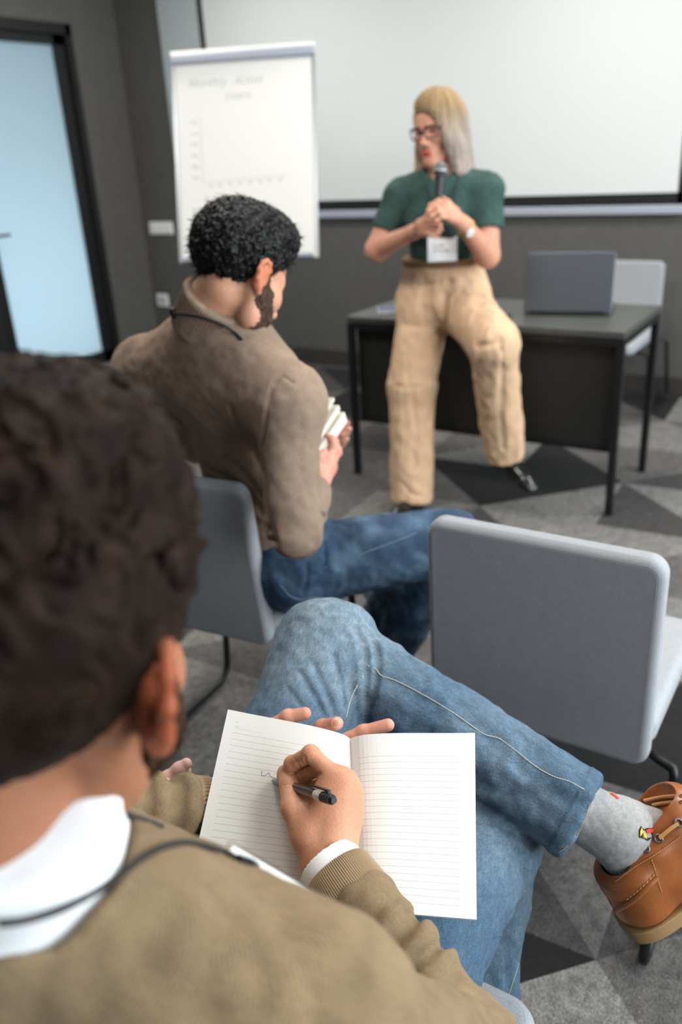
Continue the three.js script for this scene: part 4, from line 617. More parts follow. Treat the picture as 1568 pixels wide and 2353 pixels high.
    col.k.side = col.y.side = col.r.side = THREE.DoubleSide;
    add('sock_motif', [[[1470, 1924], [1469, 1908], [1474, 1898], [1480, 1906], [1490, 1902], [1504, 1903], [1508, 1918], [1490, 1932]]], col.k, 0.0012);
    add('sock_motif', [[[1472, 1922], [1472, 1910], [1476, 1901], [1480, 1912]], [[1480, 1922], [1479, 1911], [1486, 1916], [1488, 1928]]], col.y, 0.0020);
    add('sock_motif', [[[1485, 1908], [1492, 1904], [1503, 1905], [1500, 1913], [1490, 1915]], [[1402, 1822], [1408, 1821], [1424, 1833], [1420, 1836]]], col.r, 0.0020);
  }
  // --- boat shoes
  const leather = new THREE.MeshPhysicalMaterial({ color: 0xffffff, vertexColors: true, roughness: 0.34, clearcoat: 0.25, clearcoatRoughness: 0.35, map: skinTex }), gum = rough({ color: lin(0.30, 0.175, 0.075), roughness: 0.6 }), lace = rough({ color: lin(0.50, 0.22, 0.075), roughness: 0.6 });
  const tan = (p) => { const n = 1 + 0.16 * n3(p[0] * 22, p[1] * 22, p[2] * 22) + 0.05 * n3(p[0] * 90, p[1] * 90, p[2] * 90); return [0.32 * n, 0.102 * n, 0.024 * n]; };
  const upper = (f0, grow = 0) => { const S0 = new Solid(), g = grow / 1.16, K = 1.16, f = (x, y, z) => f0(x * K, y * K, z * K); f.ax = f0.ax; const S = { bone: (a, b, ra, rb, k, o) => S0.bone(a, b, ra * K, rb * K, k, o), ell: (c, r, k, ax) => S0.ell(c, r.map((v) => v * K), k, ax) }; S.bone(f(0.040, 0.040, 0), f(0.10, 0.045, 0), 0.034 + g, 0.036 + g, 0.02); S.bone(f(0.038, 0.020, 0), f(0.036, 0.086, 0), 0.036 + g, 0.0345 + g, 0.014, { flat: true, edge: 0.006 }); S.bone(f(0.074, 0.03, 0), f(0.076, 0.100, 0), 0.0345 + g, 0.0335 + g, 0.012, { flat: true, edge: 0.006 }); S.bone(f(0.102, 0.03, 0), f(0.106, 0.113, 0), 0.0345 + g, 0.0315 + g, 0.012, { flat: true, edge: 0.006 }); S.bone(f(0.10, 0.042, 0), f(0.20, 0.036, -0.004), 0.038 + g, 0.034 + g, 0.02); S.bone(f(0.05, 0.076, 0), f(0.115, 0.106, 0), 0.0350 + g, 0.032 + g, 0.02); S.bone(f(0.125, 0.084, 0), f(0.205, 0.050, -0.002), 0.030 + g, 0.026 + g, 0.03); S.ell(f(0.232, 0.034, -0.004), [0.052, 0.030, 0.041], 0.02, f.ax); return S0; };
  const buildShoe = (f0, visible) => { const K = 1.16, f = (x, y, z) => f0(x * K, y * K, z * K); f.ax = f0.ax; f.dir = f0.dir; f.m = f0.m.clone().multiply(new THREE.Matrix4().makeScale(K, K, K));
    const out = new THREE.Shape(); [[0.0, 0], [0.004, 0.024], [0.03, 0.035], [0.09, 0.036], [0.15, 0.041], [0.21, 0.047], [0.262, 0.036], [0.288, 0.004], [0.276, -0.028], [0.235, -0.045], [0.16, -0.042], [0.09, -0.034], [0.03, -0.034], [0.004, -0.022]].forEach((p, i, a) => { if (!i) out.moveTo(...p); }); const op = [[0.0, 0], [0.004, 0.024], [0.03, 0.035], [0.09, 0.036], [0.15, 0.041], [0.21, 0.047], [0.262, 0.036], [0.288, 0.004], [0.276, -0.028], [0.235, -0.045], [0.16, -0.042], [0.09, -0.034], [0.03, -0.034], [0.004, -0.022]]; out.splineThru(op.slice(1).concat([op[0]]).map((p) => new THREE.Vector2(...p)));
    const sg = new THREE.ExtrudeGeometry(out, { depth: 0.014, bevelEnabled: true, bevelSize: 0.003, bevelThickness: 0.002, bevelSegments: 2, curveSegments: 8 }).rotateX(-Math.PI / 2).translate(0.002, 0.002, 0); sg.applyMatrix4(f.m);
    const U = upper(f0); U.plane(f(0, 0.013, 0), f.dir(0, -1, 0), 0.003); U.bone(f(0.038, 0.06, 0), f(0.040, 0.14, 0), 0.0290, 0.030, 0.004, { flat: true, cut: true }); U.bone(f(0.045, 0.104, 0), f(0.112, 0.140, 0), 0.025, 0.024, 0.004, { cut: true });
    const shoe = part('shoe', new THREE.BufferGeometry(), leather, man, 'tan leather boat shoe'); shoe.geometry = meshSolid(U, visible ? 0.0026 : 0.005, { color: tan }); man.updateMatrixWorld(); shoe.geometry.applyMatrix4(man.matrixWorld.clone().invert()); { const n = shoe.geometry.attributes.position.count; shoe.geometry.setAttribute('uv', new THREE.Float32BufferAttribute(new Float32Array(n * 2).map((_, i) => shoe.geometry.attributes.position.array[(i >> 1) * 3 + (i & 1)]), 2)); }
    wpart('sole', sg, gum, shoe, 'gum rubber sole');
    if (!visible) return;
    // collar band, heel tab, moccasin ridge, eyelets, lace
    const Cb = upper(f0, 0.0022); Cb.plane(f(0, 0.062, 0), f.dir(0.24, -1, 0), 0.002); Cb.plane(f(0.17, 0, 0), f.dir(1, 0.2, 0), 0.003); Cb.bone(f(0.038, 0.05, 0), f(0.040, 0.15, 0), 0.0295, 0.0305, 0.003, { flat: true, cut: true }); Cb.bone(f(0.045, 0.104, 0), f(0.112, 0.140, 0), 0.0250, 0.024, 0.003, { cut: true });
    const both = { add: U.add, sub: U.sub, creases: [], disp: null };
    wpart('collar_band', (() => { const g = meshSolid(Cb, 0.0024, { color: tan }); return g; })(), leather, shoe);
    const top = (px, lift) => px.map(([x, y]) => { const a = onSolid(U, x, y, lift), b = onSolid(Cb, x, y, lift); return !a ? b : !b ? a : a.distanceTo(CAM) < b.distanceTo(CAM) ? a : b; }).filter(Boolean);
    wpart('welt_ridge', new THREE.TubeGeometry(new THREE.CatmullRomCurve3(top([[1396, 2100], [1415, 2092], [1440, 2078], [1465, 2060], [1490, 2036], [1512, 2016]], -0.001)), 40, 0.0042, 8), leather.clone(), shoe).material.vertexColors = false; shoe.children[shoe.children.length - 1].material.color = lin(0.36, 0.125, 0.03);
    wpart('stitching', merge([stitches(top([[1405, 2088], [1440, 2068], [1475, 2040], [1508, 2006]], 0.0012), 0.003, 0.003, 0.0008), stitches(top([[1385, 2046], [1420, 2022], [1460, 1992], [1500, 1968], [1540, 1940], [1565, 1922]], 0.001), 0.002, 0.0014, 0.0006), stitches(top([[1498, 1976], [1508, 2005], [1516, 2035], [1522, 2052]], 0.001), 0.002, 0.0014, 0.0006)]), CL.threadTan, shoe, 'tan stitching').userData.kind = 'stuff';
    for (const [x, y] of [[1418, 1998], [1484, 1950], [1514, 1927], [1560, 1891]]) { const c = top([[x, y]], 0.0006)[0]; if (!c) continue; const n = gradSolid(U, c); wpart('eyelet', new THREE.TorusGeometry(0.0047, 0.0016, 8, 24).applyQuaternion(new THREE.Quaternion().setFromUnitVectors(V(0, 0, 1), n)).translate(c.x, c.y, c.z), new THREE.MeshStandardMaterial({ color: lin(0.20, 0.19, 0.18), roughness: 0.4, metalness: 0.85 }), shoe, 'dark metal eyelet'); }
    for (const [a, b, m] of [[[1420, 1998], [1482, 1952], [1450, 1974]], [[1516, 1926], [1560, 1892], [1540, 1906]], [[1480, 1840], [1568, 1828], [1520, 1832]], [[1500, 1850], [1568, 1842], [1530, 1845]]]) { const q = top([a, m, b], 0.0026); if (q.length > 1) wpart('lace', cord(q, 0.0024, 8, 24), lace, shoe, 'tan leather lace'); }
  };
  buildShoe(sf, true);
  buildShoe(frame(V(-0.345, 0.0, -0.60), V(0.1, 0, -1).normalize(), V(0, 1, 0), V(0.1, 0, -1).normalize().cross(V(0, 1, 0))), false);
  // --- lanyard and badge
  const near = (px, lift) => px.map(([x, y]) => { const a = onSolid(SW, x, y, lift), b = onSolid(CO, x, y, lift); return !a ? b : !b ? a : a.distanceTo(CAM) < b.distanceTo(CAM) ? a : b; }).filter(Boolean);
  const cordMat = rough({ color: lin(0.018, 0.016, 0.015), roughness: 0.8 }), cp = near([[2, 2122], [60, 2114], [150, 2085], [250, 2030], [325, 1972], [385, 1942], [435, 1936], [500, 1952], [545, 1974]], 0.003);
  const ln = thing('lanyard_badge', 'name badge on a black cord worn by the writing man', 'badge', cp[cp.length - 1]);
  wpart('cord', cord(cp, 0.0021, 8, 90), cordMat, ln, 'thin black cord'); 
  const far = near([[290, 1872], [330, 1884], [372, 1900]], 0.001); if (far.length > 2) wpart('cord', cord(far, 0.002, 8, 20), cordMat, ln, 'thin black cord');
  const e = cp[cp.length - 1], bc = P(640, 2045, pr(e) + 0.05), bx0 = RGT.clone().multiplyScalar(0.86).addScaledVector(CUP, -0.50).normalize(), bn = UP.clone().multiplyScalar(0.8).addScaledVector(head, 0.35).addScaledVector(bx0, 0); bn.addScaledVector(bx0, -bn.dot(bx0)).normalize(); const by = bn.clone().cross(bx0), bm = new THREE.Matrix4().makeBasis(bx0, by, bn).setPosition(bc);
  wpart('clip', cord([e, P(575, 1984, pr(e) + 0.012), P(588, 1992, pr(e) + 0.03)], 0.0032, 8, 12), M.blackMetal, ln, 'black clip');
  wpart('badge_card', slab(0.085, 0.055, 0.0012, 0.004, 0.0004).applyMatrix4(bm), M.white, ln, 'white card'); wpart('badge_holder', slab(0.093, 0.066, 0.003, 0.006, 0.0008).applyMatrix4(bm), new THREE.MeshPhysicalMaterial({ color: lin(0.95, 0.95, 0.95), transmission: 1, thickness: 0, roughness: 0.15, ior: 1.4 }), ln, 'clear plastic holder');
}
function pr(p) { return p.clone().sub(CAM).dot(FWD); }
// ------------------------------------------------------------------ strands of hair growing out of a head
function strands(S, f, n, seed, grow, len, rad, keep) {
  const r = rng(seed), out = [], K = 4; const pos = [], nrm = [], idx = [];
  for (let i = 0; i < n; i++) {
    const a = r() * Math.PI * 2, y = 2 * r() - 1, s = Math.sqrt(1 - y * y), dir = f.dir(s * Math.cos(a), y, s * Math.sin(a)), start = f(0, 0.05, -0.015).addScaledVector(dir, 0.17); let t = 0, hit = null;
    const p = start.clone(); for (let k = 0; k < 40; k++) { const d = evalSolid(S, S.add, p.x, p.y, p.z); if (d < 0.0006) { hit = p.clone(); break; } p.addScaledVector(dir, -Math.max(d * 0.8, 0.0008)); t += d; if (t > 0.25) break; }
    if (!hit || !keep(f.local(hit))) continue; const nn = gradSolid(S, hit), g = grow(f.local(hit), nn, r), L = len * (0.6 + 0.8 * r()), side = g.clone().cross(nn).normalize(), up = side.clone().cross(g).normalize(), curl = (r() - 0.5) * 2, b0 = pos.length / 3;
    const q = hit.clone().addScaledVector(nn, -0.002);
    for (let k = 0; k <= K; k++) { const u = k / K, c = q.clone().addScaledVector(g, u * L).addScaledVector(nn, L * 0.35 * u * (1 - 0.6 * u)).addScaledVector(side, curl * L * 0.35 * u * u), w = rad * (1 - 0.8 * u); for (let m = 0; m < 3; m++) { const an = m * 2.0944, o = side.clone().multiplyScalar(Math.cos(an)).addScaledVector(up, Math.sin(an)); pos.push(c.x + o.x * w, c.y + o.y * w, c.z + o.z * w); nrm.push(o.x, o.y, o.z); } }
    for (let k = 0; k < K; k++) for (let m = 0; m < 3; m++) { const A = b0 + k * 3 + m, B = b0 + k * 3 + (m + 1) % 3; idx.push(A, B, B + 3, A, B + 3, A + 3); }
  }
  const g = new THREE.BufferGeometry(); g.setAttribute('position', new THREE.Float32BufferAttribute(pos, 3)); g.setAttribute('normal', new THREE.Float32BufferAttribute(nrm, 3)); g.setIndex(idx); return g;
}
// ------------------------------------------------------------------ the man in the turtleneck, reading
{
  const man = thing('person', 'dark-haired man in a taupe turtleneck and jeans reading a book on a chair', 'person', [-1.15, 0, -1.5]);
  const pale = [0.62, 0.36, 0.24];
  const hf0 = facing(ZERO, V(0.22, -0.52, -0.83), UP, -0.06), hf = frame(P(604, 640, 1.68).addScaledVector(hf0.ax[0], 0.077), ...hf0.ax), NB = V(-1.185, 1.160, -1.365);
  const H = new Solid(); addHead(H, hf); addEar(H, hf, -1, 1.1); addEar(H, hf, 1); H.bone(hf(0, -0.035, -0.03), NB, 0.048, 0.050, 0.02); H.bone(NB, V(-1.19, 1.0, -1.42), 0.05, 0.05, 0.05);
  const red = (p) => { const l = hf.local(p); return 0.8 * smooth(0.070, 0.080, Math.abs(l.x)) * smooth(-0.05, -0.02, l.y) * (1 - smooth(0.03, 0.05, l.y)) * (1 - smooth(0.012, 0.03, l.z)); };
  const headGeo = meshSolid(H, 0.004, { color: skinOf(pale, red) });
  const RS = V(-0.975, 0.995, -1.325), LS = V(-1.435, 1.0, -1.41), RE = P(676, 1225, 1.69), RW = P(732, 1108, 1.80), LE = V(-1.46, 0.78, -1.56), LW = V(-1.28, 0.72, -1.74), PL = V(-1.15, 0.57, -1.46);
  const RH = new Solid(); const q = (x, y, d) => P(x, y, d);
  addHand(RH, RW, 0.028, [[q(752, 1062, 1.83), q(768, 1030, 1.845), q(764, 1010, 1.85), q(752, 1002, 1.855)], [q(755, 1066, 1.845), q(774, 1034, 1.865), q(768, 1012, 1.87), q(752, 1004, 1.875)], [q(756, 1072, 1.86), q(776, 1040, 1.88), q(768, 1018, 1.885), q(752, 1008, 1.89)], [q(754, 1080, 1.87), q(770, 1052, 1.89), q(764, 1032, 1.895), q(750, 1020, 1.90)]], [q(735, 1090, 1.81), q(728, 1072, 1.80), q(735, 1052, 1.80), q(745, 1040, 1.805)]);
  const LH = new Solid(); addHand(LH, LW, 0.028, [[V(-1.200, 0.750, -1.780), V(-1.170, 0.780, -1.790), V(-1.160, 0.800, -1.790), V(-1.150, 0.810, -1.790)], [V(-1.200, 0.735, -1.795), V(-1.160, 0.760, -1.810), V(-1.150, 0.780, -1.810), V(-1.140, 0.790, -1.810)], [V(-1.200, 0.720, -1.805), V(-1.160, 0.740, -1.820), V(-1.150, 0.760, -1.820), V(-1.140, 0.770, -1.820)], [V(-1.205, 0.705, -1.810), V(-1.170, 0.720, -1.820), V(-1.160, 0.730, -1.820), V(-1.150, 0.740, -1.820)]], [V(-1.260, 0.735, -1.740), V(-1.220, 0.760, -1.740), V(-1.190, 0.780, -1.750), V(-1.170, 0.790, -1.755)]);
  const HR = V(-1.07, 0.555, -1.44), HL = V(-1.23, 0.555, -1.50), KR = P(1035, 1242, 2.02), AR = P(900, 1500, 2.30), KL = P(955, 1300, 2.15), AL = P(845, 1480, 2.55);
  const B = new Solid(); B.bone(V(-1.19, 1.02, -1.42), PL, 0.09, 0.1, 0.05); B.bone(LS, RS, 0.045, 0.045, 0.04).chain([RS, RE, RW], [0.04, 0.034, 0.024], 0.02).chain([LS, LE, LW], [0.04, 0.034, 0.024], 0.02).chain([HR, KR, AR], [0.06, 0.045, 0.03], 0.02).chain([HL, KL, AL], [0.06, 0.045, 0.03], 0.02);
  wpart('body', merge([headGeo, meshSolid(RH, 0.003, { color: skinOf([0.68, 0.36, 0.28]) }), meshSolid(LH, 0.004, { color: skinOf(pale) }), meshSolid(B, 0.013, { color: skinOf(pale) })], true), CL.skin, man);
  // hair: a thick wavy cap and strands on it
  const HA = new Solid(); HA.ell(hf(0, 0.056, -0.020), [0.088, 0.098, 0.108], 0.02, hf.ax); HA.ell(hf(0, 0.10, 0.035), [0.076, 0.06, 0.075], 0.03, hf.ax);
  HA.plane(hf(0, 0.06, 0.085), hf.dir(0, -0.35, 1), 0.02); HA.plane(hf(0, 0.020, 0.030), hf.dir(0, -0.78, 0.62), 0.010);
  HA.disp = (x, y, z) => { const l = hf.local([x, y, z]), sw = n3(l.x * 30, l.y * 30, l.z * 30) * 1.4; return -0.0035 * (n3(l.x * 55 + sw, l.y * 55, l.z * 55 + sw) + 0.6 * n3(l.x * 110, l.y * 110 + sw, l.z * 110)); };
  const black = () => [0.0075, 0.0070, 0.0075];
  const hairMat = new THREE.MeshPhysicalMaterial({ color: 0xffffff, vertexColors: true, roughness: 0.48, specularIntensity: 0.5 });
  const hairMesh = wpart('hair', meshSolid(HA, 0.004, { color: black, pad: 0.02 }), hairMat, man, 'short wavy black hair');
  const sg = strands(HA, hf, 5200, 12, (l, n, r) => { const w = n3(l.x * 24, l.y * 24, l.z * 24) * 3.0, t = hf.dir(Math.cos(w), -0.5, Math.sin(w)); return t.addScaledVector(n, -t.dot(n)).normalize().addScaledVector(n, 0.25).normalize(); }, 0.013, 0.0007, () => true); { const c = new Float32Array(sg.attributes.position.count * 3).fill(0.008); sg.setAttribute('color', new THREE.BufferAttribute(c, 3)); }
  wpart('hair_strands', sg, hairMat, hairMesh).userData.kind = 'stuff';
  const BD = new Solid(); for (const s of [-1, 1]) { BD.bone(hf(s * 0.056, -0.020, 0.042), hf(s * 0.044, -0.062, 0.056), 0.014, 0.020, 0.02); BD.bone(hf(s * 0.064, 0.005, 0.022), hf(s * 0.058, -0.035, 0.016), 0.008, 0.0175, 0.02); BD.bone(hf(s * 0.057, -0.035, 0.012), hf(s * 0.050, -0.080, 0.022), 0.0185, 0.0185, 0.02); BD.bone(hf(s * 0.050, -0.080, 0.022), hf(s * 0.018, -0.107, 0.070), 0.0185, 0.017, 0.02); } BD.disp = (x, y, z) => 0.0016 * n3(x * 240, y * 240, z * 240);
  wpart('beard', meshSolid(BD, 0.0035, { color: (p) => { const n = 0.5 + 0.5 * n3(p[0] * 180, p[1] * 180, p[2] * 180); return mix3([0.028, 0.018, 0.014], [0.12, 0.070, 0.048], n * 0.8); } }), CL.hair, man, 'dark stubble beard');
  // turtleneck sweater
  const wool = [0.40, 0.285, 0.222], knitCol = (p) => { const n = 1 + 0.08 * n3(p[0] * 14, p[1] * 14, p[2] * 14) + 0.06 * n3(p[0] * 50, p[1] * 50, p[2] * 50); return wool.map((c) => c * n * 1.30); };
  const tf = V(0.3, 0.1, -0.95).normalize(), SW = new Solid();
  SW.bone(V(-1.19, 0.98, -1.43), V(-1.18, 0.80, -1.475), 0.175, 0.160, 0.05, { sq: [tf, 1.4] }); SW.bone(V(-1.18, 0.80, -1.475), V(-1.15, 0.58, -1.47), 0.158, 0.160, 0.05, { sq: [tf, 1.3] });
  SW.bone(LS, RS, 0.070, 0.068, 0.06); SW.bone(NB.clone().add(V(0, -0.05, -0.02)), RS, 0.070, 0.064, 0.06); SW.bone(NB.clone().add(V(0, -0.05, -0.02)), LS, 0.070, 0.064, 0.06);
  SW.bone(RS, RE, 0.066, 0.054, 0.035); SW.bone(RE, RW.clone().lerp(RE, 0.08), 0.054, 0.036, 0.03, { flat: true, edge: 0.008 }); SW.bone(LS, LE, 0.066, 0.056, 0.035); SW.bone(LE, LW.clone().lerp(LE, 0.06), 0.054, 0.036, 0.03);
  SW.disp = (x, y, z) => 0.0035 * n3(x * 8, y * 8, z * 8) + 0.0012 * n3(x * 28, y * 28, z * 28);
  const cr = (px, w, d) => { const t = trace(SW, px); if (t.length > 1) SW.crease(t, w, d); };
  cr([[530, 940], [560, 985], [590, 1040], [605, 1090]], 0.009, 0.008); cr([[560, 1010], [590, 1050], [602, 1080]], 0.008, 0.006); cr([[600, 1060], [606, 1110], [610, 1170], [628, 1240], [650, 1290]], 0.010, 0.014); cr([[470, 1070], [520, 1095], [570, 1130], [605, 1180]], 0.010, 0.007); cr([[520, 1050], [560, 1085], [600, 1140]], 0.008, 0.006); cr([[560, 1170], [590, 1200], [620, 1215]], 0.009, 0.006);
  cr([[632, 880], [650, 865], [672, 880]], 0.004, 0.003); cr([[632, 880], [618, 930], [606, 1000], [603, 1060]], 0.006, 0.003); cr([[740, 1180], [748, 1210], [752, 1240]], 0.006, 0.005);
  wpart('sweater', meshSolid(SW, 0.0065, { color: knitCol, pad: 0.02, uv: [{ a: RS, b: RE, r: 0.06 }, { a: RE, b: RW, r: 0.048 }, { a: LS, b: LE, r: 0.06 }, { a: LE, b: LW, r: 0.048 }, { a: NB, b: PL, r: 0.15 }] }), CL.knit, man, 'taupe knitted turtleneck');
  const nd = hf(0, -0.045, -0.035).sub(NB).normalize().multiplyScalar(0.5).addScaledVector(UP, 0.5).normalize(), TN = new Solid(), cb = P(462, 764, 1.785); nd.copy(P(501, 690, 1.735).sub(cb).normalize()); TN.bone(cb, cb.clone().addScaledVector(nd, 0.092), 0.0700, 0.0775, 0.01, { flat: true, edge: 0.009 });
  { const X = V(1, 0, 0).addScaledVector(nd, -nd.x).normalize(), Y = nd.clone().cross(X); TN.disp = (x, y, z) => { const w = V(x, y, z).sub(NB); return 0.0011 * Math.cos(Math.atan2(w.dot(Y), w.dot(X)) * 84); }; }
  wpart('turtleneck_collar', meshSolid(TN, 0.0028, { color: knitCol, uv: [{ a: cb, b: cb.clone().addScaledVector(nd, 0.09), r: 0.075 }] }), CL.knit, man, 'ribbed turtleneck collar');
  // jeans, one leg over the other
  const J = new Solid(); J.bone(HR, HL, 0.118, 0.118, 0.05); J.bone(HR, KR, 0.100, 0.078, 0.03); J.bone(KR, AR, 0.074, 0.058, 0.02); J.bone(HL, KL, 0.098, 0.076, 0.02); J.bone(KL, AL, 0.072, 0.060, 0.02);
  J.disp = (x, y, z) => 0.0035 * n3(x * 12, y * 12, z * 12) + 0.0016 * n3(x * 30, y * 30, z * 30); { const c = (px, w, d) => { const t = trace(J, px); if (t.length > 1) J.crease(t, w, d); }; c([[745, 1250], [748, 1290], [742, 1310]], 0.006, 0.006); c([[705, 1300], [706, 1335], [698, 1360]], 0.006, 0.006); c([[760, 1200], [780, 1203], [800, 1208]], 0.006, 0.005); c([[842, 1380], [846, 1420], [850, 1450]], 0.006, 0.005); }
  const jc = (p) => { const n = 0.5 + 0.5 * n3(p[0] * 13, p[1] * 13, p[2] * 13), c = mix3([0.034, 0.074, 0.132], [0.125, 0.195, 0.275], smooth(0.3, 0.95, n)); return c.map((v) => v * 1.45); };
  wpart('jeans', meshSolid(J, 0.0075, { color: jc, pad: 0.016, uv: [{ a: HR, b: KR, r: 0.085 }, { a: KR, b: AR, r: 0.066 }, { a: HL, b: KL, r: 0.085 }, { a: KL, b: AL, r: 0.066 }] }), CL.denim, man, 'blue jeans');
  const sm = trace(J, [[745, 1305], [800, 1285], [860, 1262], [920, 1240], [958, 1225]], 0.001), sm2 = trace(J, [[645, 1345], [665, 1368], [690, 1378], [720, 1375], [745, 1375]], 0.001); wpart('seam_stitching', merge([sm, sm2].filter((s) => s.length > 2).map((s) => stitches(s, 0.003, 0.0006, 0.0012))), rough({ color: lin(0.16, 0.22, 0.30) }), man).userData.kind = 'stuff';
  // shoes
  for (const [a, d] of [[AL, V(0.3, 0, -0.95)], [AR, V(0.6, 0, -0.8)]]) { const X = d.normalize(), f = frame(V(a.x, 0.0, a.z).addScaledVector(X, -0.05), X, UP, X.clone().cross(UP)), S = new Solid(); S.bone(f(0.04, 0.045, 0), f(0.10, 0.05, 0), 0.034, 0.036, 0.02); S.bone(f(0.10, 0.045, 0), f(0.20, 0.038, 0), 0.038, 0.034, 0.02); S.ell(f(0.235, 0.034, 0), [0.05, 0.028, 0.040], 0.02, f.ax); S.bone(f(0.05, 0.04, 0), V(a.x, Math.max(0.12, a.y), a.z), 0.034, 0.034, 0.02); S.plane(f(0, 0.004, 0), V(0, -1, 0), 0.003); wpart('shoe', meshSolid(S, 0.006, { color: () => [0.22, 0.075, 0.03] }), new THREE.MeshPhysicalMaterial({ color: 0xffffff, vertexColors: true, roughness: 0.4 }), man, 'brown leather shoe'); }
  // cord round the collar with a toggle at the nape
  const onTop = (px, lift) => px.map(([x, y]) => { const a = onSolid(SW, x, y, lift), b = onSolid(TN, x, y, lift); return !a ? b : !b ? a : a.distanceTo(CAM) < b.distanceTo(CAM) ? a : b; }).filter(Boolean);
  const cp = onTop([[380, 722], [400, 720], [430, 723], [470, 731], [510, 746], [540, 765], [556, 780]], 0.004), lp = onTop([[378, 726], [366, 745], [352, 772], [341, 786], [338, 770], [342, 745], [372, 726]], 0.003);
  if (cp.length > 3) { const t = thing('lanyard', 'thin black cord with a toggle round the taupe turtleneck collar', 'lanyard', cp[0]), m = rough({ color: lin(0.014, 0.012, 0.012) }); wpart('cord', cord(cp, 0.0028, 8, 50), m, t); if (lp.length > 3) wpart('cord_loop', cord(lp, 0.0018, 8, 40), m, t); wpart('toggle', new THREE.CapsuleGeometry(0.008, 0.010, 6, 14).rotateZ(0.5).translate(...cp[0].toArray()), M.blackMetal, t, 'black cord toggle'); }
  // the book in his hand
  const bk = thing('book', 'small open book with a pink cover in the reading hand', 'book', P(735, 1050, 1.84));
  { const A = P(690, 1128, 1.83), Bq = P(802, 970, 1.86), w = P(640, 1040, 1.93).sub(P(745, 1050, 1.85)), quad = (o, u, v, n, t) => { const g = new THREE.BoxGeometry(1, 1, 1).translate(0.5, 0.5, 0.5); g.applyMatrix4(new THREE.Matrix4().makeBasis(u, v, n.clone().multiplyScalar(t)).setPosition(o)); return g; };
    const u = Bq.clone().sub(A), n = u.clone().cross(w).normalize(); if (n.dot(FWD) > 0) n.negate(); const up = CUP.clone().addScaledVector(RGT, -0.3).normalize();
    wpart('cover', quad(A, u, w, up, 0.004), rough({ color: lin(0.42, 0.05, 0.10) }), bk, 'pink cover');
    for (const [o, t, s, k] of [[0.004, 0.022, 0.97, 0], [0.030, 0.010, 0.92, 0.10], [0.048, 0.006, 0.88, 0.2]]) { const uu = u.clone().multiplyScalar(s).addScaledVector(up, k * 0.10), g = quad(A.clone().addScaledVector(up, o).addScaledVector(u, 0.01), uu, w.clone().multiplyScalar(0.97), up, t); wpart('pages', g, rough({ color: lin(0.80, 0.75, 0.66) }), bk, 'cream pages'); } }
}
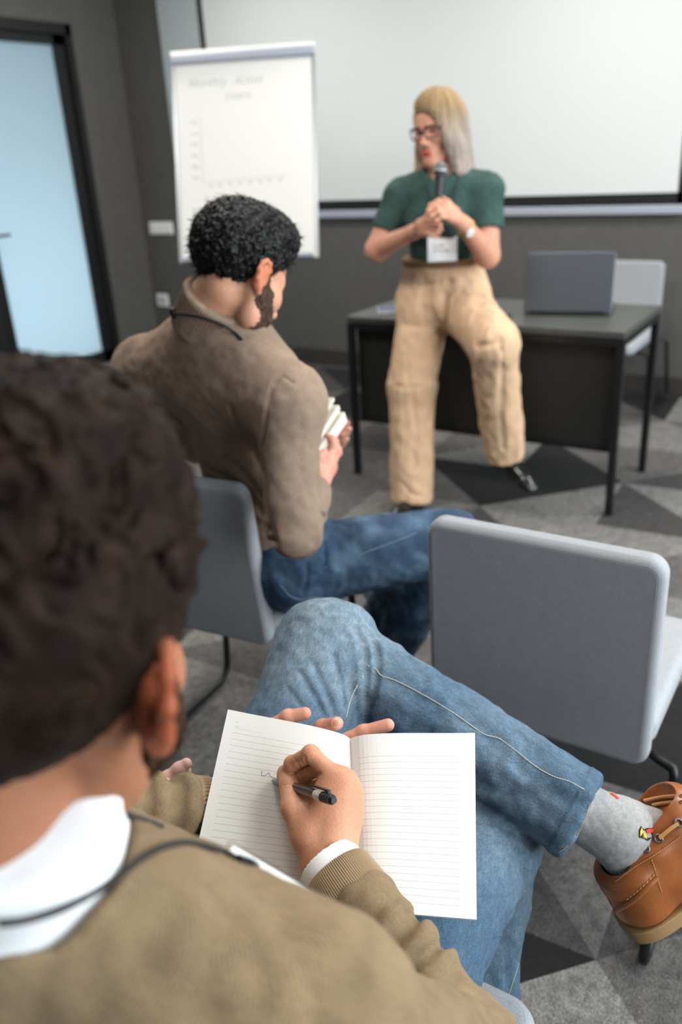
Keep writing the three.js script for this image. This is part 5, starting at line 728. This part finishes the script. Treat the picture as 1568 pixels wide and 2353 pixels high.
// ------------------------------------------------------------------ the speaker with the microphone, half sitting on the desk
{
  const wo = thing('person', 'blonde woman in a green top and beige trousers speaking into a microphone', 'person', [-1.52, 0, -3.1]);
  const pale = [0.66, 0.37, 0.27], onZ = (x, y, z) => { const r = ray(x, y); return CAM.clone().addScaledVector(r, (z - CAM.z) / r.z); };
  const hf = facing(onZ(1008, 298, -3.13), V(-0.13, -0.10, 0.98), UP, 0.06), NB = V(-1.485, 1.335, -3.14);
  const H = new Solid(); addHead(H, hf, { nose: 0.6, jaw: 0.9 }); addEar(H, hf, 1); addEar(H, hf, -1); H.bone(hf(0, -0.04, -0.02), NB, 0.047, 0.052, 0.03); H.bone(NB, V(-1.49, 1.24, -3.14), 0.052, 0.06, 0.05);
  const lipCol = skinOf(pale), faceCol = (p) => { const l = hf.local(p); if (l.z > 0.08 && Math.abs(l.x) < 0.023 && l.y > -0.081 && l.y < -0.060) { const m = clamp((1 - Math.abs(l.x) / 0.023) * 3, 0, 1); return mix3(lipCol(p), [0.50, 0.075, 0.075], m); } if (l.z > 0.060 && Math.abs(l.y - 0.0215) < 0.0045 && Math.abs(Math.abs(l.x) - 0.030) < 0.018) return [0.20, 0.11, 0.07]; return lipCol(p); };
  const headGeo = meshSolid(H, 0.0032, { color: faceCol });
  const RS = V(-1.650, 1.285, -3.11), LS = V(-1.325, 1.29, -3.18), RE = V(-1.725, 1.085, -3.03), LE = V(-1.285, 1.06, -3.10), RW = P(952, 532, 3.13), LW = P(1066, 516, 3.00);
  const G = new Solid();
  const g = (x, y, d) => P(x, y, d);
  addHand(G, RW, 0.024, [[g(972, 512, 3.05), g(992, 503, 3.00), g(1008, 508, 2.985), g(1014, 516, 2.99)], [g(974, 520, 3.055), g(995, 516, 3.00), g(1010, 520, 2.985), g(1014, 528, 2.99)], [g(974, 528, 3.06), g(994, 527, 3.01), g(1006, 531, 2.995), g(1009, 538, 3.0)], [g(972, 535, 3.07), g(988, 537, 3.02), g(998, 541, 3.005), g(1002, 546, 3.01)]], [g(965, 515, 3.06), g(982, 500, 3.03), g(994, 490, 3.02), g(1002, 482, 3.02)], { r: 0.88 });
  G.chain([RE, RW], [0.044, 0.026], 0.02); G.chain([RS, RE], [0.050, 0.046], 0.02);
  addHand(G, LW, 0.024, [[g(1032, 478, 2.99), g(1008, 462, 2.975), g(990, 472, 2.98), g(984, 486, 2.985)], [g(1030, 486, 2.98), g(1004, 474, 2.96), g(986, 484, 2.965), g(981, 496, 2.975)], [g(1032, 494, 2.975), g(1008, 486, 2.955), g(992, 496, 2.96), g(988, 506, 2.97)], [g(1036, 502, 2.975), g(1016, 498, 2.955), g(1003, 506, 2.96), g(1000, 514, 2.97)]], [g(1046, 486, 3.0), g(1030, 466, 3.01), g(1018, 458, 3.02), g(1008, 452, 3.025)], { r: 0.9 });
  G.chain([LE, LW], [0.044, 0.026], 0.02); G.chain([LS, LE], [0.050, 0.046], 0.02);
  const armGeo = meshSolid(G, 0.0036, { color: skinOf([0.66, 0.36, 0.255]) });
  const HR = V(-1.585, 0.86, -3.17), HL = V(-1.43, 0.87, -3.17), KR = onZ(948, 880, -3.04), AR = V(-1.562, 0.10, -2.99), KL = onZ(1135, 790, -2.97), AL = onZ(1160, 1050, -3.13);
  const Bo = new Solid(); Bo.bone(V(-1.49, 1.24, -3.14), V(-1.505, 0.95, -3.17), 0.085, 0.09, 0.04); Bo.bone(LS, RS, 0.035, 0.035, 0.03).chain([HR, KR, AR], [0.06, 0.045, 0.028], 0.02).chain([HL, KL, AL], [0.06, 0.045, 0.028], 0.02);
  wpart('body', merge([headGeo, armGeo, meshSolid(Bo, 0.012, { color: skinOf(pale) })], true), CL.skin, wo);
  for (const s of [-1, 1]) wpart('eye', new THREE.SphereGeometry(0.0052, 14, 10).translate(...hf(s * 0.031, 0.0, 0.0855).toArray()), rough({ color: lin(0.03, 0.022, 0.02), roughness: 0.15 }), wo);
  // glasses
  { const rim = []; for (const s of [-1, 1]) { const pts = rrect(0.050, 0.036, 0.015).getPoints(6).map((p) => hf(s * 0.032 + p.x, 0.000 + p.y, 0.104 - 0.10 * Math.abs(s * 0.032 + p.x))); rim.push(new THREE.TubeGeometry(new THREE.CatmullRomCurve3(pts, true), 48, 0.0024, 6, true)); rim.push(pipe([hf(s * 0.058, 0.010, 0.097), hf(s * 0.076, 0.010, 0.085), hf(s * 0.080, 0.006, -0.01)], 0.0020, 0.01, 6)); } rim.push(pipe([hf(-0.009, 0.004, 0.104), hf(0, 0.006, 0.107), hf(0.009, 0.004, 0.104)], 0.002, 0.004, 6));
    const gl = wpart('glasses', merge(rim), rough({ color: lin(0.012, 0.008, 0.009), roughness: 0.3 }), wo, 'dark-framed glasses'); gl.userData.kind = undefined; delete gl.userData.kind; }
  // hair: side parting, falling straight to the shoulders
  const HA = new Solid(); HA.ell(hf(0.004, 0.055, -0.018), [0.083, 0.088, 0.100], 0.02, hf.ax); HA.ell(hf(0.010, 0.088, 0.025), [0.072, 0.050, 0.070], 0.03, hf.ax);
  HA.bone(hf(0.074, 0.055, 0.035), hf(0.088, -0.06, 0.030), 0.030, 0.030, 0.03, { sq: [hf.dir(1, 0, 0), 1.5] }); HA.bone(hf(0.088, -0.06, 0.028), hf(0.096, -0.155, 0.012), 0.030, 0.024, 0.03, { sq: [hf.dir(1, 0, 0), 1.4] }); HA.bone(hf(0.074, 0.03, -0.03), hf(0.090, -0.145, -0.03), 0.042, 0.036, 0.03, { sq: [hf.dir(1, 0, 0), 1.4] });
  HA.bone(hf(0.045, 0.075, 0.080), hf(0.076, -0.02, 0.058), 0.016, 0.019, 0.03); HA.bone(hf(0.076, -0.02, 0.058), hf(0.084, -0.14, 0.036), 0.020, 0.016, 0.03);
  HA.bone(hf(-0.076, 0.05, 0.018), hf(-0.083, -0.06, 0.018), 0.021, 0.017, 0.02, { sq: [hf.dir(1, 0, 0), 1.5] }); HA.bone(hf(-0.083, -0.06, 0.018), hf(-0.092, -0.155, 0.020), 0.017, 0.024, 0.02); HA.bone(hf(-0.07, 0.03, -0.04), hf(-0.08, -0.145, -0.03), 0.038, 0.032, 0.03, { sq: [hf.dir(1, 0, 0), 1.5] }); HA.bone(hf(0, 0.0, -0.09), hf(0, -0.15, -0.075), 0.07, 0.055, 0.03, { sq: [hf.dir(0, 0, 1), 1.8] });
  HA.ell(hf(-0.012, -0.028, 0.108), [0.066, 0.094, 0.062], 0.016, hf.ax, true);
  HA.disp = (x, y, z) => { const l = hf.local([x, y, z]), a = Math.atan2(l.x, l.z + 0.02); return 0.0016 * n3(a * 26, l.y * 5, 1.5) + 0.0012 * n3(a * 60, l.y * 8, 4.5); };
  wpart('hair', meshSolid(HA, 0.0036, { color: (p) => { const l = hf.local(p), a = Math.atan2(l.x, l.z + 0.02), t = 1 - smooth(-0.06, 0.11, l.y) , n = 0.88 + 0.30 * n3(a * 16, l.y * 4, 2.2) + 0.18 * n3(a * 44, l.y * 7, 8.2); const left = smooth(-0.06, 0.09, l.x), c = mix3([0.35, 0.235, 0.125], mix3([0.52, 0.39, 0.25], [0.38, 0.315, 0.275], left), t); return c.map((v) => v * n); } }), CL.hair, wo, 'straight shoulder-length blonde hair');
  // green knitted top with short sleeves
  const green = [0.040, 0.098, 0.092], TP = new Solid(), fw = V(0.12, 0.02, 0.99).normalize();
  TP.bone(V(-1.488, 1.245, -3.14), V(-1.505, 1.02, -3.17), 0.150, 0.128, 0.04, { sq: [fw, 1.45] }); for (const s of [-0.058, 0.062]) TP.ell(V(-1.488 + s, 1.185, -3.062), [0.058, 0.060, 0.048], 0.04);
  TP.bone(LS, RS, 0.058, 0.058, 0.04); TP.bone(NB.clone().add(V(0, -0.025, 0)), RS, 0.062, 0.055, 0.04); TP.bone(NB.clone().add(V(0, -0.025, 0)), LS, 0.062, 0.055, 0.04); TP.bone(RS, RS.clone().lerp(RE, 0.66), 0.060, 0.062, 0.03, { flat: true, edge: 0.008 }); TP.bone(LS, LS.clone().lerp(LE, 0.62), 0.060, 0.064, 0.03, { flat: true, edge: 0.008 });
  TP.bone(NB.clone().add(V(0, -0.02, 0.01)), NB.clone().add(V(0, 0.1, 0.03)), 0.060, 0.066, 0.01, { flat: true, cut: true });
  TP.disp = (x, y, z) => 0.003 * n3(x * 14, y * 9, z * 14) + 0.0015 * n3(x * 40, y * 20, z * 40);
  wpart('top', meshSolid(TP, 0.0055, { color: (p) => { const n = 1 + 0.1 * n3(p[0] * 20, p[1] * 20, p[2] * 20); return green.map((c) => c * n * 1.3); }, pad: 0.016, uv: [{ a: NB, b: V(-1.5, 1.0, -3.17), r: 0.14 }] }), CL.cotton, wo, 'short-sleeved green knitted top');
  const TNw = new Solid(); TNw.bone(NB.clone().add(V(0, -0.02, 0.0)), NB.clone().add(V(-0.002, 0.028, 0.008)), 0.064, 0.056, 0.01, { flat: true, edge: 0.008 }); wpart('neckband', meshSolid(TNw, 0.004, { color: () => [0.045, 0.115, 0.10] }), CL.plainCotton, wo, 'green neckband');
  // beige trousers
  const beige = [0.57, 0.375, 0.235], TR = new Solid(); TR.bone(V(-1.506, 1.035, -3.165), V(-1.51, 0.90, -3.19), 0.163, 0.182, 0.03, { sq: [fw, 1.45], flat: true, edge: 0.012 }); TR.bone(HR, KR, 0.108, 0.098, 0.03); TR.bone(KR, V(-1.565, 0.055, -2.975), 0.097, 0.092, 0.03, { flat: true, edge: 0.006 }); TR.bone(HL, KL, 0.108, 0.094, 0.03); const hl = KL.clone().lerp(AL, 0.98); TR.bone(KL, hl, 0.090, 0.082, 0.02, { flat: true, edge: 0.006 }); TR.ell(KL, [0.094, 0.092, 0.094], 0.03); TR.bone(HR, HL, 0.12, 0.12, 0.04);
  TR.disp = (x, y, z) => 0.004 * n3(x * 9, y * 4, z * 9) + 0.003 * n3(x * 22, y * 12, z * 22); { const c = (px, w, d) => { const t = trace(TR, px); if (t.length > 1) TR.crease(t, w, d); }; c([[912, 640], [960, 655], [1020, 650], [1100, 632]], 0.012, 0.010); c([[1025, 680], [1024, 720], [1030, 760]], 0.014, 0.02); c([[905, 885], [935, 890], [965, 888]], 0.012, 0.008); c([[1100, 795], [1130, 790], [1150, 780]], 0.012, 0.012); c([[1150, 790], [1156, 860], [1152, 950], [1158, 1030]], 0.012, 0.010); c([[950, 900], [958, 1000], [950, 1080]], 0.014, 0.008); c([[925, 1110], [945, 1135], [965, 1140]], 0.010, 0.008); c([[905, 720], [930, 745], [960, 750]], 0.012, 0.006); }
  wpart('trousers', meshSolid(TR, 0.0075, { color: (p) => { const n = 1 + 0.05 * n3(p[0] * 12, p[1] * 12, p[2] * 12); return beige.map((c) => c * n); }, pad: 0.02, uv: [{ a: HR, b: AR, r: 0.095 }, { a: HL, b: KL, r: 0.095 }, { a: KL, b: AL, r: 0.09 }] }), CL.plainCotton, wo, 'wide beige trousers');
  wpart('belt', (() => { const S = new Solid(); S.bone(V(-1.505, 1.045, -3.165), V(-1.505, 1.022, -3.167), 0.1655, 0.168, 0.002, { sq: [fw, 1.45], flat: true, edge: 0.004 }); return meshSolid(S, 0.0045, { color: () => [0.20, 0.11, 0.05] }); })(), CL.plainCotton, wo, 'brown belt');
  // black loafers with a gold bar
  const patent = new THREE.MeshPhysicalMaterial({ color: lin(0.008, 0.008, 0.009), roughness: 0.16 }), gold = new THREE.MeshStandardMaterial({ color: lin(0.62, 0.40, 0.12), roughness: 0.35, metalness: 0.8 });
  const loafer = (f) => { const S = new Solid(); S.bone(f(0.03, 0.036, 0), f(0.10, 0.036, 0), 0.035, 0.036, 0.02); S.bone(f(0.10, 0.034, 0), f(0.18, 0.030, 0), 0.039, 0.036, 0.02); S.ell(f(0.21, 0.028, 0), [0.044, 0.027, 0.040], 0.02, f.ax); S.bone(f(0.04, 0.03, 0), f(0.05, 0.11, 0), 0.030, 0.030, 0.02); S.plane(f(0, 0.002, 0), f.dir(0, -1, 0), 0.003); const s = wpart('shoe', meshSolid(S, 0.004), patent, wo, 'black patent loafer'); wpart('shoe_bar', cord([f(0.115, 0.050, -0.028), f(0.112, 0.062, 0), f(0.115, 0.050, 0.028)], 0.006, 8, 16), gold, s, 'gold bar'); wpart('heel', rbx(0.06, 0.03, 0.055, 0.004, 0.03, 0.0, 0).applyMatrix4(f.m), M.black, s); };
  { const X = V(0.05, 0, 1).normalize(), f = frame(V(-1.562, 0.012, -3.03), X, UP, X.clone().cross(UP)); loafer(f); }
  { const X = RGT.clone().multiplyScalar(0.46).addScaledVector(CUP, -0.58).addScaledVector(FWD, -0.5).normalize(), Y = UP.clone().addScaledVector(X, -X.y).normalize(), f = frame(AL.clone().addScaledVector(Y, -0.045).addScaledVector(X, -0.045), X, Y, X.clone().cross(Y)); loafer(f); }
  // watch
  { const d = LE.clone().sub(LW).normalize(), c = LW.clone().addScaledVector(d, 0.022), qn = new THREE.Quaternion().setFromUnitVectors(V(0, 0, 1), d); const w = wpart('watch', new THREE.TorusGeometry(0.029, 0.0045, 8, 32).applyQuaternion(qn).translate(c.x, c.y, c.z), gold, wo, 'gold wristwatch'); const n = CAM.clone().sub(c).addScaledVector(d, -CAM.clone().sub(c).dot(d)).normalize(); wpart('watch_face', new THREE.CylinderGeometry(0.015, 0.016, 0.008, 24).applyQuaternion(new THREE.Quaternion().setFromUnitVectors(UP, n)).translate(...c.clone().addScaledVector(n, 0.031).toArray()), M.white, w, 'white dial'); }
  // microphone
  { const a = g(1003, 530, 3.03), b = g(1013, 388, 3.00), d = b.clone().sub(a), L = d.length(), qn = new THREE.Quaternion().setFromUnitVectors(UP, d.clone().normalize()), t = thing('microphone', 'black handheld microphone with a silver mesh head in the woman\'s hands', 'microphone', a), put = (x) => x.applyQuaternion(qn);
    part('handle', put(new THREE.LatheGeometry([[0, 0], [0.011, 0.001], [0.0125, 0.02], [0.0155, L - 0.05], [0.0205, L - 0.03], [0.0205, L - 0.026], [0, L - 0.026]].map((p) => new THREE.Vector2(...p)), 28)), rough({ color: lin(0.012, 0.011, 0.014), roughness: 0.45 }), t); const mesh = tex(64, (u, v, x, y) => grey((x % 4 < 2) !== (y % 4 < 2) ? 0.8 : 0.25), { rx: 6, ry: 4 });
    part('mesh_head', put(new THREE.SphereGeometry(0.0265, 32, 24).scale(1, 1.02, 1).translate(0, L - 0.004, 0)), new THREE.MeshStandardMaterial({ color: lin(0.42, 0.44, 0.50), map: mesh, roughness: 0.45, metalness: 0.6 }), t, 'silver mesh'); part('ring', put(new THREE.TorusGeometry(0.0255, 0.003, 8, 36).rotateX(Math.PI / 2).translate(0, L - 0.010, 0)), M.alu, t); }
  // badge on a dark cord
  { const c = onZ(1017, 572, -3.035), t = thing('lanyard_badge', 'white name badge hanging on the woman\'s green top', 'badge', c), yaw = 0.45, X = V(Math.cos(yaw), 0, -Math.sin(yaw)), Z = V(Math.sin(yaw), 0, Math.cos(yaw)), m = new THREE.Matrix4().makeBasis(X, UP, Z).setPosition(c);
    const cv = document.createElement('canvas'); cv.width = 220; cv.height = 180; const k = cv.getContext('2d'); k.fillStyle = '#eef0f4'; k.fillRect(0, 0, 220, 180); k.strokeStyle = 'rgba(90,95,110,.8)'; k.lineWidth = 5; const wr = rng(8); for (const [y, n] of [[70, 14], [104, 20]]) { k.beginPath(); k.moveTo(40, y); for (let i = 0; i < n; i++) k.lineTo(46 + i * 6, y + (wr() - 0.5) * 22); k.stroke(); } const ct = new THREE.CanvasTexture(cv); ct.colorSpace = THREE.SRGBColorSpace;
    wpart('badge_card', bx(0.112, 0.092, 0.003).applyMatrix4(m), new THREE.MeshStandardMaterial({ map: ct, roughness: 0.5 }), t, 'white card'); wpart('clip', bx(0.03, 0.02, 0.006, 0, 0.052, 0).applyMatrix4(m), M.blackMetal, t);
    const mat = rough({ color: lin(0.015, 0.025, 0.028) }); for (const px of [[[966, 400], [985, 440], [1004, 500], [1014, 543]], [[1056, 385], [1048, 430], [1032, 490], [1018, 543]]]) { const q = trace(TP, px, 0.004); if (q.length > 2) { q.push(c.clone().add(V(0, 0.05, 0))); wpart('cord', cord(q, 0.0032, 8, 40), mat, t, 'dark cord'); } } }
}
// ------------------------------------------------------------------ the neighbour to the left, of whom only a hand shows past the writer
{
  const ne = thing('person', 'pale hand of a seated neighbour, thumb up, beside the brown sleeve', 'person', [-1.25, 0, -0.6]); const S = new Solid(), D = 1.13, q = (x, y, d) => P(x, y, d);
  const W = q(268, 1872, D - 0.01); addHand(S, W, 0.028, [[q(345, 1818, D), q(385, 1790, D), q(412, 1768, D), q(428, 1755, D)], [q(350, 1830, D + 0.012), q(390, 1806, D + 0.012), q(412, 1788, D + 0.012), q(427, 1773, D + 0.012)], [q(352, 1842, D + 0.024), q(390, 1822, D + 0.024), q(410, 1806, D + 0.024), q(422, 1794, D + 0.024)], [q(350, 1854, D + 0.034), q(382, 1838, D + 0.034), q(398, 1826, D + 0.034), q(408, 1816, D + 0.034)]], [q(296, 1850, D - 0.02), q(322, 1828, D - 0.028), q(354, 1812, D - 0.028), q(380, 1802, D - 0.026)], { r: 1.05 });
  const RS = V(-1.06, 1.0, -0.40), RE = V(-0.98, 0.73, -0.44), hf = facing(V(-1.25, 1.22, -0.42), V(0, -0.2, -1));
  S.chain([RE, W], [0.036, 0.026], 0.02); const B = new Solid(); addHead(B, hf); addEar(B, hf, 1); addEar(B, hf, -1); B.bone(hf(0, -0.03, -0.03), V(-1.25, 1.05, -0.38), 0.055, 0.06, 0.03); B.bone(V(-1.25, 1.02, -0.38), V(-1.25, 0.6, -0.46), 0.09, 0.1, 0.05);
  const sk = skinOf([0.74, 0.50, 0.44]); wpart('body', merge([meshSolid(S, 0.003, { color: sk }), meshSolid(B, 0.008, { color: sk })], true), CL.skin, ne);
  const HA = new Solid(); HA.ell(hf(0, 0.052, -0.018), [0.080, 0.089, 0.101], 0.02, hf.ax); HA.plane(hf(0, 0.06, 0.078), hf.dir(0, -0.30, 1), 0.02); HA.plane(hf(0, 0.032, 0.022), hf.dir(0, -0.74, 0.67), 0.012); wpart('hair', meshSolid(HA, 0.006, { color: () => [0.05, 0.035, 0.025] }), CL.hair, ne);
  const T2 = new Solid(); T2.bone(V(-1.25, 0.95, -0.40), V(-1.25, 0.56, -0.46), 0.15, 0.15, 0.05, { sq: [V(0, 0, 1), 1.35] }); T2.bone(V(-1.43, 1.0, -0.40), RS, 0.066, 0.066, 0.05); T2.bone(RS, RE, 0.06, 0.052, 0.03); T2.bone(RE, RE.clone().lerp(W, 0.55), 0.050, 0.042, 0.03, { flat: true }); T2.bone(V(-1.43, 1.0, -0.40), V(-1.50, 0.72, -0.46), 0.06, 0.05, 0.03); T2.bone(V(-1.50, 0.72, -0.46), V(-1.36, 0.66, -0.68), 0.05, 0.04, 0.03); wpart('sweater', meshSolid(T2, 0.010, { color: () => [0.10, 0.11, 0.13] }), CL.plainCotton, ne);
  const J = new Solid(); for (const s of [-1, 1]) { J.bone(V(-1.25 + s * 0.09, 0.55, -0.45), V(-1.27 + s * 0.09, 0.56, -0.86), 0.095, 0.072, 0.03); J.bone(V(-1.27 + s * 0.09, 0.56, -0.86), V(-1.29 + s * 0.09, 0.06, -0.70), 0.07, 0.058, 0.02); } wpart('trousers', meshSolid(J, 0.010, { color: () => [0.03, 0.035, 0.045] }), CL.plainCotton, ne);
  for (const s of [-1, 1]) { const X = V(0, 0, -1), f = frame(V(-1.29 + s * 0.09, 0, -0.64), X, UP, X.clone().cross(UP)), U = new Solid(); U.bone(f(0.04, 0.04, 0), f(0.2, 0.035, 0), 0.036, 0.034, 0.02); U.ell(f(0.235, 0.032, 0), [0.05, 0.028, 0.04], 0.02, f.ax); U.plane(f(0, 0.003, 0), V(0, -1, 0), 0.003); wpart('shoe', meshSolid(U, 0.007), M.black, ne); }
  makeChair('grey upholstered chair under the seated neighbour', [-1.25, 0, -0.29], 0);
}
renderer.render(scene, camera);
